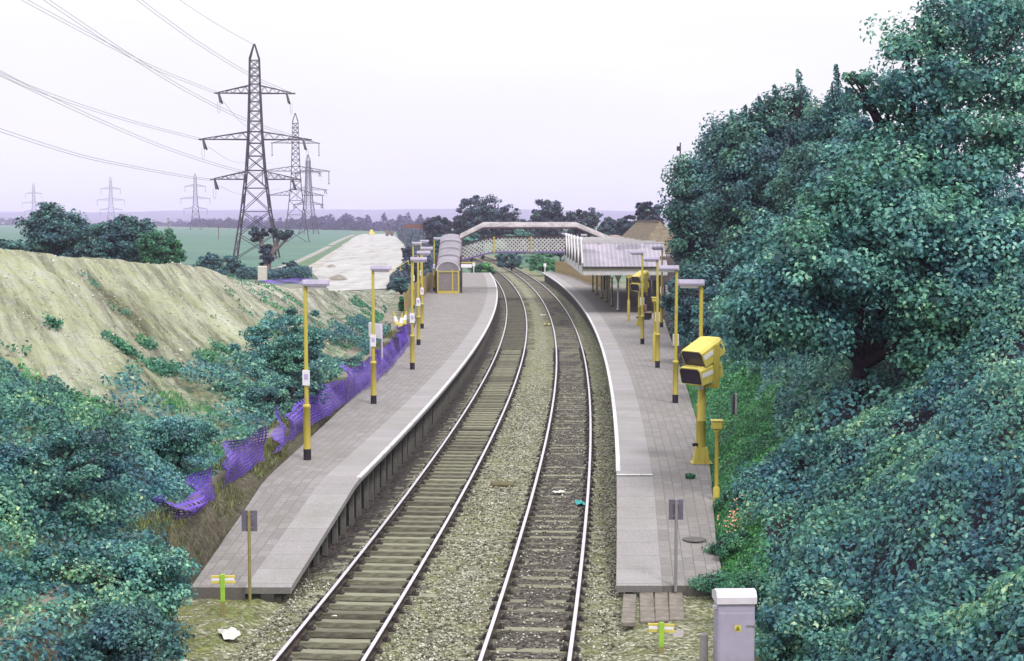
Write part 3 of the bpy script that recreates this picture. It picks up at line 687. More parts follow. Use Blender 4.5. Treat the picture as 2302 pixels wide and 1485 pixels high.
def tee_post(px, pytop, Y, zb, lab, tilt):
    top = at(px, pytop, Y); H = top.z-zb
    r_ = thing('marker_post', lab, 'marker post', (top.x, Y, zb), 0, 'lime marker posts with crossboards')
    m = MB(); m.bbox((0, 0, H*.72+.0), (.085, .035, H*.56), .006); m.build('lime_post', LIME, r_)
    m = MB(); m.bbox((0, 0, H*.22), (.085, .035, H*.44), .006); m.build('lower_post', OLIVE, r_)
    for k, (dz, dx, mt) in enumerate(((.03, 0, YELP), (.085, .0, WHITE), (.14, .01, YELP))):
        m = MB(); m.bbox((dx, .04, H-dz-.03), (.46-.03*(k == 1), .02, .05), .004, rz=R(tilt)); m.build('crossboard', mt, r_)
    return r_
tee_post(500, 1290, 29.3, -.25, 'lime green marker post with crossboards at the left platform ramp', 4)
tee_post(1487, 1398, 26.6, -.3, 'lime green marker post with crossboards at the right edge of the track', -8)
# catch pit cover, litter
def flat_bit(name, lab, cat, px, py, z, mat, size, rz, curl=.03, parent=None):
    p = gp(px, py, z); m = MB(); n = 5
    pts = [(size[0]*(i/(n-1)-.5), size[1]*(j/(n-1)-.5), curl*random.random()) for j in range(n) for i in range(n)]
    th = .004
    fs = [(j*n+i, j*n+i+1, j*n+n+i+1, j*n+n+i) for j in range(n-1) for i in range(n-1)]
    m.idx(pts, fs); m.idx([(x, y, z_-th) for x, y, z_ in pts], [tuple(reversed(f)) for f in fs])
    o = m.build(name, mat); o.location = p; o.rotation_euler = (0, 0, rz); return tag(o, lab, cat)
m = MB(); m.bbox((0, 0, .02), (.62, .55, .06), .01); o = m.build('drain_cover', plain('mossy_board', (.10, .085, .04), .9, .3, 5)); o.location = gp(1129, 1089, -.13); o.rotation_euler = (0, 0, .05); tag(o, 'brown mossy square drain cover lying in the ballast between the tracks', 'cover')
flat_bit('paper_scrap', 'white torn paper lying between the rails of the right track', 'litter', 1256, 1107, -.10, PAPER, (.32, .28), .6, .05)
flat_bit('plastic_bag', 'white crumpled bag on the weedy ballast below the left platform ramp', 'litter', 517, 1430, -.10, PAPER, (.34, .55), .4, .12)
flat_bit('teal_rag', 'teal rag caught against the right hand rail', 'litter', 1303, 1133, -.10, TEALR, (.22, .45), .2, .08)
flat_bit('yellow_wrapper', 'small yellow wrapper in the ballast between the tracks, far along', 'litter', 1231, 729, -.1, YELP, (.5, .7), .2, .08)
flat_bit('white_carton', 'pale carton in the ballast between the tracks, beside the yellow wrapper', 'litter', 1221, 708, -.1, PAPER, (.35, .6), .5, .08)
flat_bit('white_pebble', 'small white scrap lying on a sleeper of the left track', 'litter', 751, 1385, -.12, PAPER, (.09, .09), .5, .03)
# timber barrow crossing planks and slab
for k, (x0, x1, y0, y1, lab) in enumerate(((1404, 1436, 1330, 1404, 'weathered plank nearest the rail in the walkway at the right platform end, tilted up'), (1440, 1474, 1330, 1396, 'second weathered plank of the walkway at the right platform end'),
     (1474, 1506, 1328, 1394, 'third weathered plank of the walkway, in front of the grey sign pole'), (1506, 1540, 1330, 1392, 'outermost weathered plank of the walkway, overgrown by weeds'))):
    zt = -.02+.02*(k == 0); a = gp((x0+x1)/2-4, y0, zt); b = gp((x0+x1)/2+(-8 if k == 0 else -1), y1, zt); wd = (x1-x0)/F*a.y*.93
    m = MB(); d = b-a; L = d.length; m.bbox((0, 0, 0), (wd, L, .09), .012); o = m.build('walkway_plank', TIMBER); o.location = (a+b)/2-Vector((0, 0, .04)); o.rotation_euler = (R(2) if k == 0 else 0, 0, math.atan2(-d.x, d.y)+math.pi*0); tag(o, lab, 'plank', 'planks of the timber walkway')
m = MB(); m.bbox((0, 0, 0), (.42, .62, .10), .012); o = m.build('concrete_slab', CONC); o.location = gp(1513, 1432, -.12); tag(o, 'small square concrete slab beside the lime marker post', 'slab')
# cabinet
cb = thing('equipment_cabinet', 'grey metal lineside cabinet with pale lid and warning triangle', 'cabinet', (at(1650, 1400, 25.0).x, 25.0, -.32), R(2))
HT = at(1650, 1322, 25.0).z+.32
m = MB(); m.bbox((0, .0, (HT-.2)/2+.0), (.60, .45, HT-.2), .012); bd = m.build('body', CABG, cb)
m = MB(); m.sweep([[(-.325, y, z) for y, z in ((-.26, HT-.2), (.26, HT-.2), (.26, HT-.08), (.0, HT), (-.18, HT), (-.26, HT-.09))], [(.325, y, z) for y, z in ((-.26, HT-.2), (.26, HT-.2), (.26, HT-.08), (.0, HT), (-.18, HT), (-.26, HT-.09))]]); m.build('lid', CABL, cb)
m = MB(); m.bbox((0, -.228, (HT-.32)/2+.02), (.54, .012, HT-.42), .004); dr2 = m.build('door', CABG, cb)
m = MB(); m.box((.24, -.24, HT-.56), (.16, .012, .025)); m.build('hasp', GREYP, dr2)
m = MB(); m.box((.325, .0, HT-.56), (.05, .06, .03)); m.build('lock', GREYP, cb)
m = MB(); m.box((.02, -.2365, HT-.60), (.105, .004, .105)); wn = m.build('warning_sign', YELP, cb)
m = MB(); m.sweep([[(.02-.045, y, HT-.64), (.02+.045, y, HT-.64), (.02, y, HT-.56)] for y in (-.2395, -.2388)]); m.build('triangle', plain('sign_olive', (.17, .17, .02), .5, .1, 4), wn)
m = MB(); m.box((-.33, -.1, HT-.28), (.06, .1, .05)); m.build('bracket', CABL, cb)
for px, lab in ((1583, 'short concrete post just left of the grey cabinet'), ):
    p = at(px, 1385, 25.2); m = MB(); m.bbox((0, 0, .5), (.13, .13, 1.15), .015); o = m.build('concrete_post', CONC); o.location = (p.x, 25.2, -.75+p.z*.35); tag(o, lab, 'post')

# station nameboard behind second lamp
nb = thing('nameboard', 'pale station nameboard on two lilac posts behind the purple netting', 'sign', gp(846, 828, 1.12), R(-62))
for sx_ in (-.62, .62): MB().tube([(sx_, 0, -.1), (sx_, 0, 1.95)], .045, 10).build('post', LILAC, nb)
m = MB(); m.bbox((0, -.05, 1.62), (1.35, .03, .62), .006); m.build('board', WHITE, nb)

# traffic cones
for k, (px, py, tl, lab) in enumerate(((893, 727, R(-14), 'leftmost yellow and white traffic cone at the foot of the earth bank'), (900, 731, R(8), 'front yellow and white traffic cone, in the middle of the three'), (907, 724, R(16), 'rightmost traffic cone, leaning towards the ochre fence'))):
    r_ = thing('traffic_cone', lab, 'traffic cone', gp(px, py+6, 1.0), 0, 'traffic cones at the foot of the bank'); r_.rotation_euler = (0, tl, R(20*k))
    MB().bbox((0, 0, .03), (.42, .42, .06), .02).build('base', YEL, r_); MB().lathe([(.17, .06), (.13, .30)], n=14).build('lower_band', YELP, r_)
    MB().lathe([(.13, .30), (.08, .62)], n=14).build('white_band', WHITE, r_); MB().lathe([(.08, .62), (.03, .92)], n=14).build('tip', YEL, r_)

# ochre fence behind left platform
fp = [gp(911, 716, .95), gp(921, 694, .95), gp(940, 674, .95), gp(962, 655, .95), gp(977, 645, .95)]
r_ = thing('boarded_fence', 'ochre close boarded fence at the back of the left platform', 'fence', fp[0]); O = fp[0]
m = MB(); k = 0
for a, b in zip(fp[:-1], fp[1:]):
    d = b-a; n = max(2, int(d.length/.22))
    for i in range(n):
        p = a+d*(i+.5)/n-O; hgt = 1.55+random.uniform(-.05, .05); m.box((p.x, p.y, hgt/2), (.15, .03, hgt), rz=math.atan2(d.y, d.x))
m.build('boards', FENCEM, r_)
for a in fp: MB().box((a.x-O.x, a.y-O.y, .85), (.14, .14, 1.7)).build('post', FENCEM, r_)
m = MB()
for a, b in zip(fp[:-1], fp[1:]):
    for z in (.45, 1.3): m.bar(a-O+Vector((-.06, 0, z)), b-O+Vector((-.06, 0, z)), .05, .09)
m.build('rails', FENCEM, r_)
# back fence of right platform, far end
fp = [gp(1248, 612, .9), gp(1290, 623, .9), gp(1330, 640, .9), gp(1372, 655, .9)]
r_ = thing('paling_fence', 'pale brown paling fence behind the right platform under the canopy end', 'fence', fp[0]); O = fp[0]; m = MB()
for a, b in zip(fp[:-1], fp[1:]):
    d = b-a; n = max(2, int(d.length/.2))
    for i in range(n):
        p = a+d*(i+.5)/n-O; m.box((p.x, p.y, .75), (.13, .03, 1.5), rz=math.atan2(d.y, d.x))
m.build('palings', FENCEM, r_); m = MB()
for a, b in zip(fp[:-1], fp[1:]): m.bar(a-O+Vector((0, .06, .4)), b-O+Vector((0, .06, .4)), .05, .09); m.bar(a-O+Vector((0, .06, 1.2)), b-O+Vector((0, .06, 1.2)), .05, .09)
m.build('rails', FENCEM, r_)
# white leaning pickets by hedge
for k, (px, y0, y1, lab) in enumerate(((1500, 640, 672, 'left white board leaning against the hedge behind the lamps'), (1506, 657, 694, 'right white board leaning against the hedge behind the lamps'))):
    a = at(px, y1+4, 96); b = at(px-1, y0, 96); m = MB(); m.bar((0, 0, 0), (b.x-a.x, 0, b.z-a.z), .16, .03); o = m.build('white_board', WHITE); o.location = a; tag(o, lab, 'board', 'white boards by the hedge')
# yellow handrail ramp behind left platform
hp = [gp(878, 640, .8), gp(884, 628, .9), gp(900, 618, 1.2), gp(918, 607, 1.6), gp(930, 600, 1.9)]
hp = [(p, p+Vector((0, 0, 1.1))) for p in hp]; O = hp[0][0]
r_ = thing('handrail', 'yellow handrail curving down to the pale haul road', 'handrail', O); m = MB()
m.tube([b-O for a, b in hp], .045, 8); m.tube([(a+b)/2-O for a, b in hp], .035, 8); m.build('rails', YEL, r_)
for a, b in hp: MB().tube([Vector((a.x, a.y, .4))-O, b-O], .04, 8).build('post', YEL, r_)

# purple barrier netting
def netting(lab, pts, lean=-.25, z=1.12, group='purple barrier nets along the left platform'):
    P = [(gp(x, y, z)+Vector((.12, 0, 0)), h, s) for x, y, h, s in pts]; O = P[0][0]
    n = 14; secs = []; uvs = []; d = 0; prev = None
    fine = []
    for (a, h0, s0), (b, h1, s1) in zip(P[:-1], P[1:]):
        k = max(4, int((b-a).length/.22))
        for i in range(k): f = i/k; fine.append((a.lerp(b, f), h0+(h1-h0)*f, s0+(s1-s0)*f))
    fine.append(P[-1])
    for i, (p, h, s) in enumerate(fine):
        if prev is not None: d += (p-prev).length
        prev = p; row = []; ur = []
        for j in range(n):
            v = j/(n-1); nz = float(vnoise([d*.9+O.y], [v*1.5], 3)[0])-.5; wv = .5*nz+.10*math.sin(d*1.3+v*2.3)+.06*math.sin(d*4.1+1.7*v+3*nz)+.03*math.sin(d*9+v*7)
            x = p.x-O.x+lean*v*h+wv*(.3+v)+s*math.sin(v*math.pi)*.25; y = p.y-O.y+.12*math.sin(d*3+v*4)
            row.append((x, y, v*h*(.80+.55*float(vnoise([d*.8+O.y+7], [1.5], 4)[0])-.10)-.03)); ur.append((d, v*h*1.1))
        secs.append(row); uvs.append(ur)
    m = MB(); m.sweep(secs, closed=False, uvs=uvs, smooth=True); o = m.build('barrier_net', NET); o.location = O; return tag(o, lab, 'netting', group)
netting('nearest purple plastic net sagging like a hammock over the bushes', [(352, 1160, .62, 0), (375, 1166, .50, .5), (400, 1163, .38, 1), (428, 1150, .46, .7), (452, 1130, .72, .2), (470, 1115, .86, 0)])
netting('second purple plastic net, peaked at its far end', [(481, 1098, .55, 0), (510, 1080, .75, .4), (540, 1062, .86, .3), (565, 1045, .95, 0), (587, 1032, 1.02, 0)])
netting('crumpled solid purple sheet between two nets', [(597, 1018, .45, 1), (612, 1006, .62, 1.2), (630, 996, .95, .4), (640, 990, 1.1, 0)], -.1)
netting('long purple net running along the platform back to the ochre fence', [(641, 988, .85, 0), (672, 966, .7, .6), (705, 945, .85, 0), (735, 925, .95, .2), (765, 905, .9, 0), (800, 880, .95, .5), (835, 858, .95, 0), (865, 830, .95, .3), (890, 806, .9, 0), (908, 782, .95, .2), (922, 758, .8, 0)])
netting('low purple net lying along the top of the earth bank', [(572, 636, .25, 0), (610, 637, .38, 0), (650, 636, .42, 0), (695, 637, .45, 0)], 0, 2.6)

# ------------------------------------------------------------------ covered footbridge
YB = 145.0; fb = thing('footbridge', 'covered white lattice footbridge crossing both tracks', 'footbridge', (1.5, YB, 0)); O = Vector(fb.location)
bx = np.array([-4.75, -3.9, -3.0, -2.3, -1.7, -1.0, 5.0, 6.6, 7.4, 9.4]); bz = np.array([3.72, 3.95, 4.2, 4.38, 4.46, 4.5, 4.5, 4.46, 4.3, 3.5])
tz = np.array([4.98, 5.22, 5.52, 5.72, 5.78, 5.82, 5.82, 5.78, 5.6, 4.8])
def lz(x): return float(np.interp(x, bx, bz))
def lt(x): return float(np.interp(x, bx, tz))
for nm, yo in (('near', -1.05), ('far', 1.05)):
    m = MB(); st = .36; x = -4.75-1.35
    while x < 9.4:
        for sgn in (1, -1):
            n = 6; pts = []
            for i in range(n+1):
                v = i/n; xx = x+(v if sgn > 0 else 1-v)*1.34
                if -4.75 <= xx <= 9.4: pts.append((xx-O.x, yo-.012*sgn, lz(xx)+(lt(xx)-lz(xx))*v))
            for a, b in zip(pts[:-1], pts[1:]): m.bar(a, b, .012, .075)
        x += st
    m.build('lattice_panel', PETR, fb)
    m = MB(); xs_ = np.linspace(-4.75, 9.4, 40); m.sweep([[(x-O.x, yo+dy, lt(x)+dz) for dy, dz in ((-.08, -.03), (.08, -.03), (.08, .11), (-.08, .11))] for x in xs_]); m.build('top_rail', DARKP, fb)
    m = MB(); m.sweep([[(x-O.x, yo+dy, lz(x)+dz) for dy, dz in ((-.09, -.14), (.09, -.14), (.09, .02), (-.09, .02))] for x in xs_]); m.build('bottom_flange', PURPLE, fb)
m = MB(); m.sweep([[(x-O.x, dy, lz(x)+dz) for dy, dz in ((-.95, -.12), (.95, -.12), (.95, .0), (-.95, .0))] for x in xs_]); m.build('deck', TIMBER, fb)
for px in (1111, 1194):
    x = (px-CX)/F*YB-O.x; MB().box((x, -1.13, lz(x+O.x)+.65), (.13, .10, 1.5)).build('stiffener', YEL, fb)
for x in (-4.7, -1.9, 5.9, 9.2):
    for yo in (-1.05, 1.05): MB().box((x-O.x, yo, (lt(x)+float(np.interp(x, [-4.7, -2.64, 5.96, 8.96], [5.7, 6.65, 6.65, 5.4])))/2), (.10, .10, float(np.interp(x, [-4.7, -2.64, 5.96, 8.96], [5.7, 6.65, 6.65, 5.4]))-lt(x))).build('roof_post', YEL if x == -4.7 else DARKP, fb)
m = MB(); secs = []
for x, z in ((-4.8, 5.62), (-2.64, 6.70), (5.96, 6.70), (9.1, 5.35)):
    secs.append([(x-O.x, 1.35*math.cos(a), z+.52*math.sin(a)) for a in np.linspace(0, math.pi, 11)])
m.sweep(secs, smooth=False); m.build('roof', ROOFM, fb)
m = MB()
for yo in (-1.36, 1.36): m.sweep([[(x-O.x, yo-.03, z-.10), (x-O.x, yo+.03, z-.10), (x-O.x, yo+.03, z+.05), (x-O.x, yo-.03, z+.05)] for x, z in ((-4.8, 5.62), (-2.64, 6.70), (5.96, 6.70), (9.1, 5.35))])
m.build('gutter', DARKP, fb)
# covered stair on the left platform
Xs, Wd = (1008-CX)/F*137.7, 1.95
y_in, y_out = 137.2, 144.6
for k in range(4):
    ya = y_in+(y_out-y_in)*k/4; yb = y_in+(y_out-y_in)*(k+1)/4+.25; z = 2.95+k*.62
    m = MB(); m.sweep([[(Xs+Wd/2*1.05*math.cos(a)-O.x, y-YB, z+.30+.48*abs(math.sin(a))**.7+dz if 0 < a < 3.14 else z-.15+dz) for a in np.linspace(0, math.pi, 13)] for y, dz in ((ya, 0), (yb, .54))], smooth=False); m.build('stair_roof', CORRS, fb)
for s in (-1, 1):
    m = MB(); m.sweep([[(Xs+s*Wd/2-.04-O.x, y-YB, .9), (Xs+s*Wd/2+.04-O.x, y-YB, .9), (Xs+s*Wd/2+.04-O.x, y-YB, zt), (Xs+s*Wd/2-.04-O.x, y-YB, zt)] for y, zt in ((y_in+.1, 2.95), (y_out, 5.0))]); m.build('stair_side', CORRS, fb)
    MB().box((Xs+s*(Wd/2+.12)-O.x, y_in+1.2-YB, 2.55), (.20, .20, 3.3)).build('corner_post', DARKP, fb)
m = MB()
for k in range(16): m.box((Xs-O.x, y_in+.8+k*.4-YB, 1.05+k*.21-.1), (Wd-.1, .42, .2))
m.build('steps', CONC, fb)
m = MB(); m.sweep([[(Xs-O.x+Wd/2*1.0*math.cos(a)*r1, y_in+dy-YB, 2.95+.78*math.sin(a)*r1) for a in np.linspace(0, math.pi, 15)] for dy, r1 in ((-.05, .99), (-.05, 1.12), (.12, 1.12))], closed=False); m.build('entrance_arch', WHITEP, fb)
m = MB()
for x in (-Wd/2+.07, Wd/2-.07, .38): m.box((Xs+x-O.x, y_in-.06-YB, 1.98), (.12, .10, 2.06))
m.box((Xs-O.x, y_in-.065-YB, 1.06), (Wd-.16, .08, .22)); m.box((Xs-O.x, y_in-.065-YB, 2.86), (Wd-.16, .08, .08)); m.build('gate_frame', YEL, fb)
m = MB(); m.box((Xs-O.x, y_in-.02-YB, 2.0), (Wd-.28, .03, 1.65)); m.build('gate_mesh', plain('gate_mesh_grey', (.19, .165, .17), .8, .35, 14), fb)
m = MB(); m.bbox((Xs+1.62-O.x, y_in-.1-YB, 3.38), (.95, .05, .30), .01); m.build('footbridge_sign', WHITE, fb)
m = MB(); m.bbox((Xs+1.72-O.x, y_in-.1-YB, 3.66), (1.15, .05, .10), .01); m.build('sign_rail', YEL, fb)
# right stair hump
m = MB(); Xr = (1381-CX)/F*146; m.sweep([[(Xr+1.15*math.cos(a)-O.x, y, z+.62*math.sin(a)) for a in np.linspace(0, math.pi, 11)] for y, z in ((-5.5, 3.9), (-1.0, 5.3), (1.4, 5.4))]); m.build('stair_roof', plain('rusty_sheet', (.22, .16, .15), .85, .3, 2), fb)
for s in (-1, 1): MB().box((Xr+s*1.05-O.x, -1.0, 3.1), (.16, .16, 4.4)).build('corner_post', DARKP, fb)

# ------------------------------------------------------------------ platform canopy
X0, X1 = 4.9, 10.7; yA, nb_, bay = 107.2, 6, 6.0
cn = thing('platform_canopy', 'ridge and furrow canopy of lilac grey sheeting with white valance on the right platform', 'canopy', (X0, yA, 0)); O = Vector(cn.location)
ze, zr_ = 4.22, 5.82
for k in range(nb_):
    ya = k*bay; ym = ya+bay/2; yb = ya+bay
    m = MB(); W_ = X1-X0
    m.sweep([[(x, ya, ze), (x, ym, zr_), (x, yb, ze), (x, yb, ze-.06), (x, ym, zr_-.06), (x, ya, ze-.06)] for x in (0, W_)]); m.build('roof_bay', CORR, cn)
    m = MB(); m.bar((0, ym, zr_+.02), (W_, ym, zr_+.02), .14, .07); m.build('ridge_cap', WHITEP, cn)
    # gable on the track side: white barge boards, dark infill, finial
    g = MB(); g.bar((-.04, ya+.1, ze-.02), (-.04, ym, zr_+.02), .08, .62); g.bar((-.04, yb-.1, ze-.02), (-.04, ym, zr_+.02), .08, .62); g.box((-.04, ym, zr_-.35), (.09, 1.6, .5)); g.build('barge_board', WHITEP, cn)
    g = MB(); g.sweep([[(x, ya+.3, ze), (x, yb-.3, ze), (x, ym, zr_-.15)] for x in (-.01, .03)]); g.build('gable_infill', DARKP, cn)
    MB().lathe([(.05, 0), (.05, .12), (.11, .18), (.11, .30), (.03, .40)], c=(-.02, ym, zr_+.02), n=10).build('finial', WHITE, cn)
def valance(name, a, b, z0, z1, n):
    m = MB(); a = Vector(a); b = Vector(b); d = (b-a)/n; t = d.normalized(); nn = Vector((-t.y, t.x, 0))*.03
    for i in range(n):
        p = a+d*i; q = a+d*(i+1); mid = (p+q)/2
        pts = [(p, z0), (p, z1+.10), (p+d*.25, z1+.02), (mid, z1), (p+d*.75, z1+.02), (q, z1+.10), (q, z0)]
        f = [Vector((u.x, u.y, z)) for u, z in pts]; m.sweep([f, [u+nn for u in f]])
    m.build(name, WHITEP, cn)
W_ = X1-X0
valance('valance', (-.02, -.06, 0), (W_, -.06, 0), ze-.28, ze-.62, 34)
valance('valance', (-.06, nb_*bay, 0), (-.06, -.03, 0), ze-.06, ze-.62, 130)
m = MB(); m.box((W_/2, -.05, ze-.17), (W_+.06, .10, .22)); m.build('fascia', plain('olive_fascia', (.21, .21, .15), .7, .15, 3), cn)
m = MB(); m.box((W_/2, -.12, ze-.04), (W_+.10, .14, .09)); m.build('gutter', DARKP, cn)
colY = [110.7, 116.7, 122.6, 128.5, 134.8, 140.5]
for k, Y in enumerate(colY):
    x = 7.55-O.x-(.0 if k == 0 else .05*k); y = Y-yA
    m = MB(); m.lathe([(.12, .9), (.12, 1.15), (.075, 1.2), (.06, 3.0), (.09, 3.05), (.09, 3.12)], c=(x, y, 0), n=12)
    for s in (-1, 1):
        m.sweep([[(x+s*(.05+.6*f), y-.02, 3.0+.95*f**.7), (x+s*(.05+.6*f), y+.02, 3.0+.95*f**.7), (x+s*(.05+.6*f), y+.02, 3.07+.95*f**.6), (x+s*(.05+.6*f), y-.02, 3.07+.95*f**.6)] for f in np.linspace(0, 1, 7)])
    if k == 0: m.sweep([[(x-.30, y-.02, 3.9), (x+.30, y-.02, 3.9), (x+.06, y-.02, 3.1), (x-.06, y-.02, 3.1)], [(x-.30, y+.02, 3.9), (x+.30, y+.02, 3.9), (x+.06, y+.02, 3.1), (x-.06, y+.02, 3.1)]])
    c_ = m.build('column', WHITEP if k == 0 else OLIVE, cn)
    MB().lathe([(.135, .89), (.135, 1.02)], c=(x, y, 0), n=12).build('foot', BLACK, c_)
MB().bar((W_*.55, 1.5, 3.5), (W_*.95, 1.5, 3.5), .06, .55).build('hanging_sign', LILAC, cn)

# station building behind the canopy
sb = thing('station_building', 'dark station building under the canopy with a brown tiled hipped roof', 'building', (11.9, 108, 0)); O = Vector(sb.location)
m = MB(); m.box((12.6-O.x, 124-O.y, 2.8), (4.6, 32, 4.2)); wl = m.build('wall', plain('building_wall', (.10, .085, .085), .8, .3, 1), sb)
for y in (109.5, 114, 118.5, 123, 128, 133): 
    m = MB(); m.box((10.27-O.x, y-O.y, 2.55), (.06, 1.4, 1.7)); f_ = m.build('window', WHITEP, wl); m = MB(); m.box((10.235-O.x, y-O.y, 2.55), (.03, 1.15, 1.45)); m.build('pane', SCREEN, f_)
for y in (111.8, 120.7): m = MB(); m.box((10.26-O.x, y-O.y, 1.95), (.07, 1.0, 2.1)); m.build('door', plain('door_green', (.07, .09, .07), .6, .2, 2), wl)
for x in (11.0, 12.2): m = MB(); m.box((x-O.x, 107.96-O.y, 2.4), (.8, .05, 1.3)); m.build('window', SCREEN, wl)
za, ze2 = 7.5, 4.95
zc_ = at(1475, 497, 122).z; xa = at(1475, 497, 122).x
m = MB(); hl = 2.15
P = [(-hl, 0, ze2), (hl, 0, ze2), (hl, 30, ze2), (-hl, 30, ze2), (0, 4.5, zc_), (0, 26, zc_)]
P = [(p[0]+xa+.15-O.x, p[1]+116-O.y, p[2]) for p in P]
m.idx(P, [(0, 1, 4), (1, 2, 5, 4), (2, 3, 5), (3, 0, 4, 5), (0, 3, 2, 1)]); rf = m.build('roof', TILES, sb)
m = MB(); m.bar(P[4], P[5], .2, .12); m.build('ridge', BROWN, rf)
# benches and posters under the canopy
for k, (px, py, lab) in enumerate(((1425, 662, 'dark bench under the canopy beside the monitor post'),)):
    p = gp(px, 690, P_H); r_ = thing('platform_bench', lab, 'bench', (8.9, 101.5, P_H), R(80))
    MB().bbox((0, 0, .45), (1.6, .42, .05), .01).build('seat', BROWN, r_); MB().bbox((0, .2, .75), (1.6, .05, .4), .01).build('backrest', BROWN, r_)
    for x in (-.65, .65): MB().box((x, .02, .22), (.06, .38, .42)).build('leg', BLACK, r_)
# far end ramps' white sign posts
for px, py, top, lab in ((1065, 611, 590, 'small white sign on a post at the far end of the left platform'), (1225, 608, 592, 'small white sign on a post at the far end of the right platform'), (1256, 588, 562, 'white post standing in the bushes beyond the right platform')):
    p = gp(px, py, .9); S = F/p.y; H = (py-top)/S; r_ = thing('end_sign', lab, 'sign', p, 0, 'white signs beyond the platforms')
    MB().tube([(0, 0, -.6), (0, 0, H)], .05, 8).build('post', WHITE, r_); MB().bbox((0, -.06, H-.2), (.36 if px != 1256 else .14, .03, .42), .005).build('board', WHITE, r_)

# ------------------------------------------------------------------ pylons
def make_pylon(label, mat, suspension=False, lattice=True, group='steel pylons crossing the fields'):
    r_ = thing('electricity_pylon', label, 'pylon', group=group)
    prof = [(0, 3.75), (8.3, 2.45), (15.5, 1.62), (21.4, 1.22), (29.0, .95), (34.9, .82), (37.5, .06)]
    def hw(z): return float(np.interp(z, [p[0] for p in prof], [p[1] for p in prof]))
    m = MB(); lw = .26 if not suspension else .24
    for a, b in ((1, 1), (1, -1), (-1, 1), (-1, -1)):
        for (z0, w0), (z1, w1) in zip(prof[:-1], prof[1:]): m.bar((a*w0, b*w0, z0), (a*w1, b*w1, z1), lw if z0 < 22 else lw*.75)
    lv = [0, 4.2, 8.3, 12.4, 15.5] if True else []
    z = 15.5
    while z < 35.0-.5: z += hw(z)*1.55; lv.append(min(z, 35.0))
    bw = .12
    for z0, z1 in zip(lv[:-1], lv[1:]):
        w0, w1 = hw(z0), hw(z1)
        for q in range(4):
            c, s = ((1, 0), (0, 1), (-1, 0), (0, -1))[q]
            def pt(u, w, z): return (c*w-s*u*w, s*w+c*u*w, z)
            m.bar(pt(-1, w0, z0), pt(1, w1, z1), bw); m.bar(pt(1, w0, z0), pt(-1, w1, z1), bw)
            if z0 >= 8: m.bar(pt(-1, w1, z1), pt(1, w1, z1), bw)
    w_ = hw(10.5); 
    for q in (-1, 1): m.bar((-w_, q*w_, 8.3), (w_, q*w_, 8.3), bw)
    m.build('tower', mat, r_)
    for z, half in ((13.95, 7.6), (20.9, 9.5), (28.95, 6.7)):
        for s in (-1, 1):
            m = MB(); w0 = hw(z); h = 1.35
            for b in (-1, 1):
                m.bar((s*w0, b*w0, z), (s*half, b*.12, z), .16); m.bar((s*w0, b*hw(z+h)*.9, z+h), (s*(half-.3), b*.12, z+.12), .14)
                n = 4
                for i in range(n):
                    f0 = i/n; f1 = (i+.5)/n; f2 = (i+1)/n
                    A = lambda f: (s*(w0+(half-w0)*f), b*(w0*(1-f)+.12*f), z); B = lambda f: (s*(w0+(half-.3-w0)*f), b*(w0*.9*(1-f)+.12*f), z+h*(1-f)+.12*f)
                    m.bar(A(f0), B(f1), .07); m.bar(B(f1), A(f2), .07)
            m.box((s*(half-.1), 0, z), (.9, .5, .22))
            arm = m.build('cross_arm', mat, r_)
            if suspension:
                m = MB(); m.tube([(s*half, 0, z), (s*half, 0, z-3.6)], .10, 8); m.lathe([(.15, -.15), (.22, 0), (.15, .15)], c=(s*half, 0, z-3.6), n=8); m.build('insulator', GLASSI, arm)
            else:
                for y in (-1, 1):
                    m = MB(); x = s*(half-.8); m.tube([(x-.35, y*.3, z-.1), (x+.05, y*1.6, z-1.7)], .17, 8); m.build('insulator', GLASSI, arm)
                m = MB(); x = s*(half-.4); m.tube([(x+.1*math.sin(u*3), u*1.7, z-1.6-1.9*(1-u*u)) for u in np.linspace(-1, 1, 13)], .025, 5); m.build('jumper_loop', WIRE, arm)
    return r_
pyA = make_pylon('nearest and largest dark lattice pylon standing in the crop field', STEEL); pyA.location = (at(577, 560, 275).x, 275, .55); pyA.rotation_euler = (0, 0, R(4))
pyB = make_pylon('second pylon with long hanging insulators, right behind the largest one', STEELF, True); pyB.location = (at(666, 500, 452).x, 452, .5); pyB.rotation_euler = (0, 0, R(8))
pyC = copy_tree(pyA); pyC.location = (at(694, 500, 738).x, 738, .5); pyC.rotation_euler = (0, 0, R(28)); pyC['label'] = 'third pylon along the line, smaller, behind the hanging insulator one'
for ch in KIDS[pyC.name]: pass
for px, Y, lab in ((440, 1040, 'small faint pylon left of the largest pylon'), (250, 1125, 'small faint pylon between the two clumps of dark trees on the left'), (77, 1330, 'faintest pylon at the far left of the horizon')):
    q = copy_tree(pyB); q.location = (at(px, 500, Y).x, Y, .5); q.rotation_euler = (0, 0, R(15)); q['label'] = lab
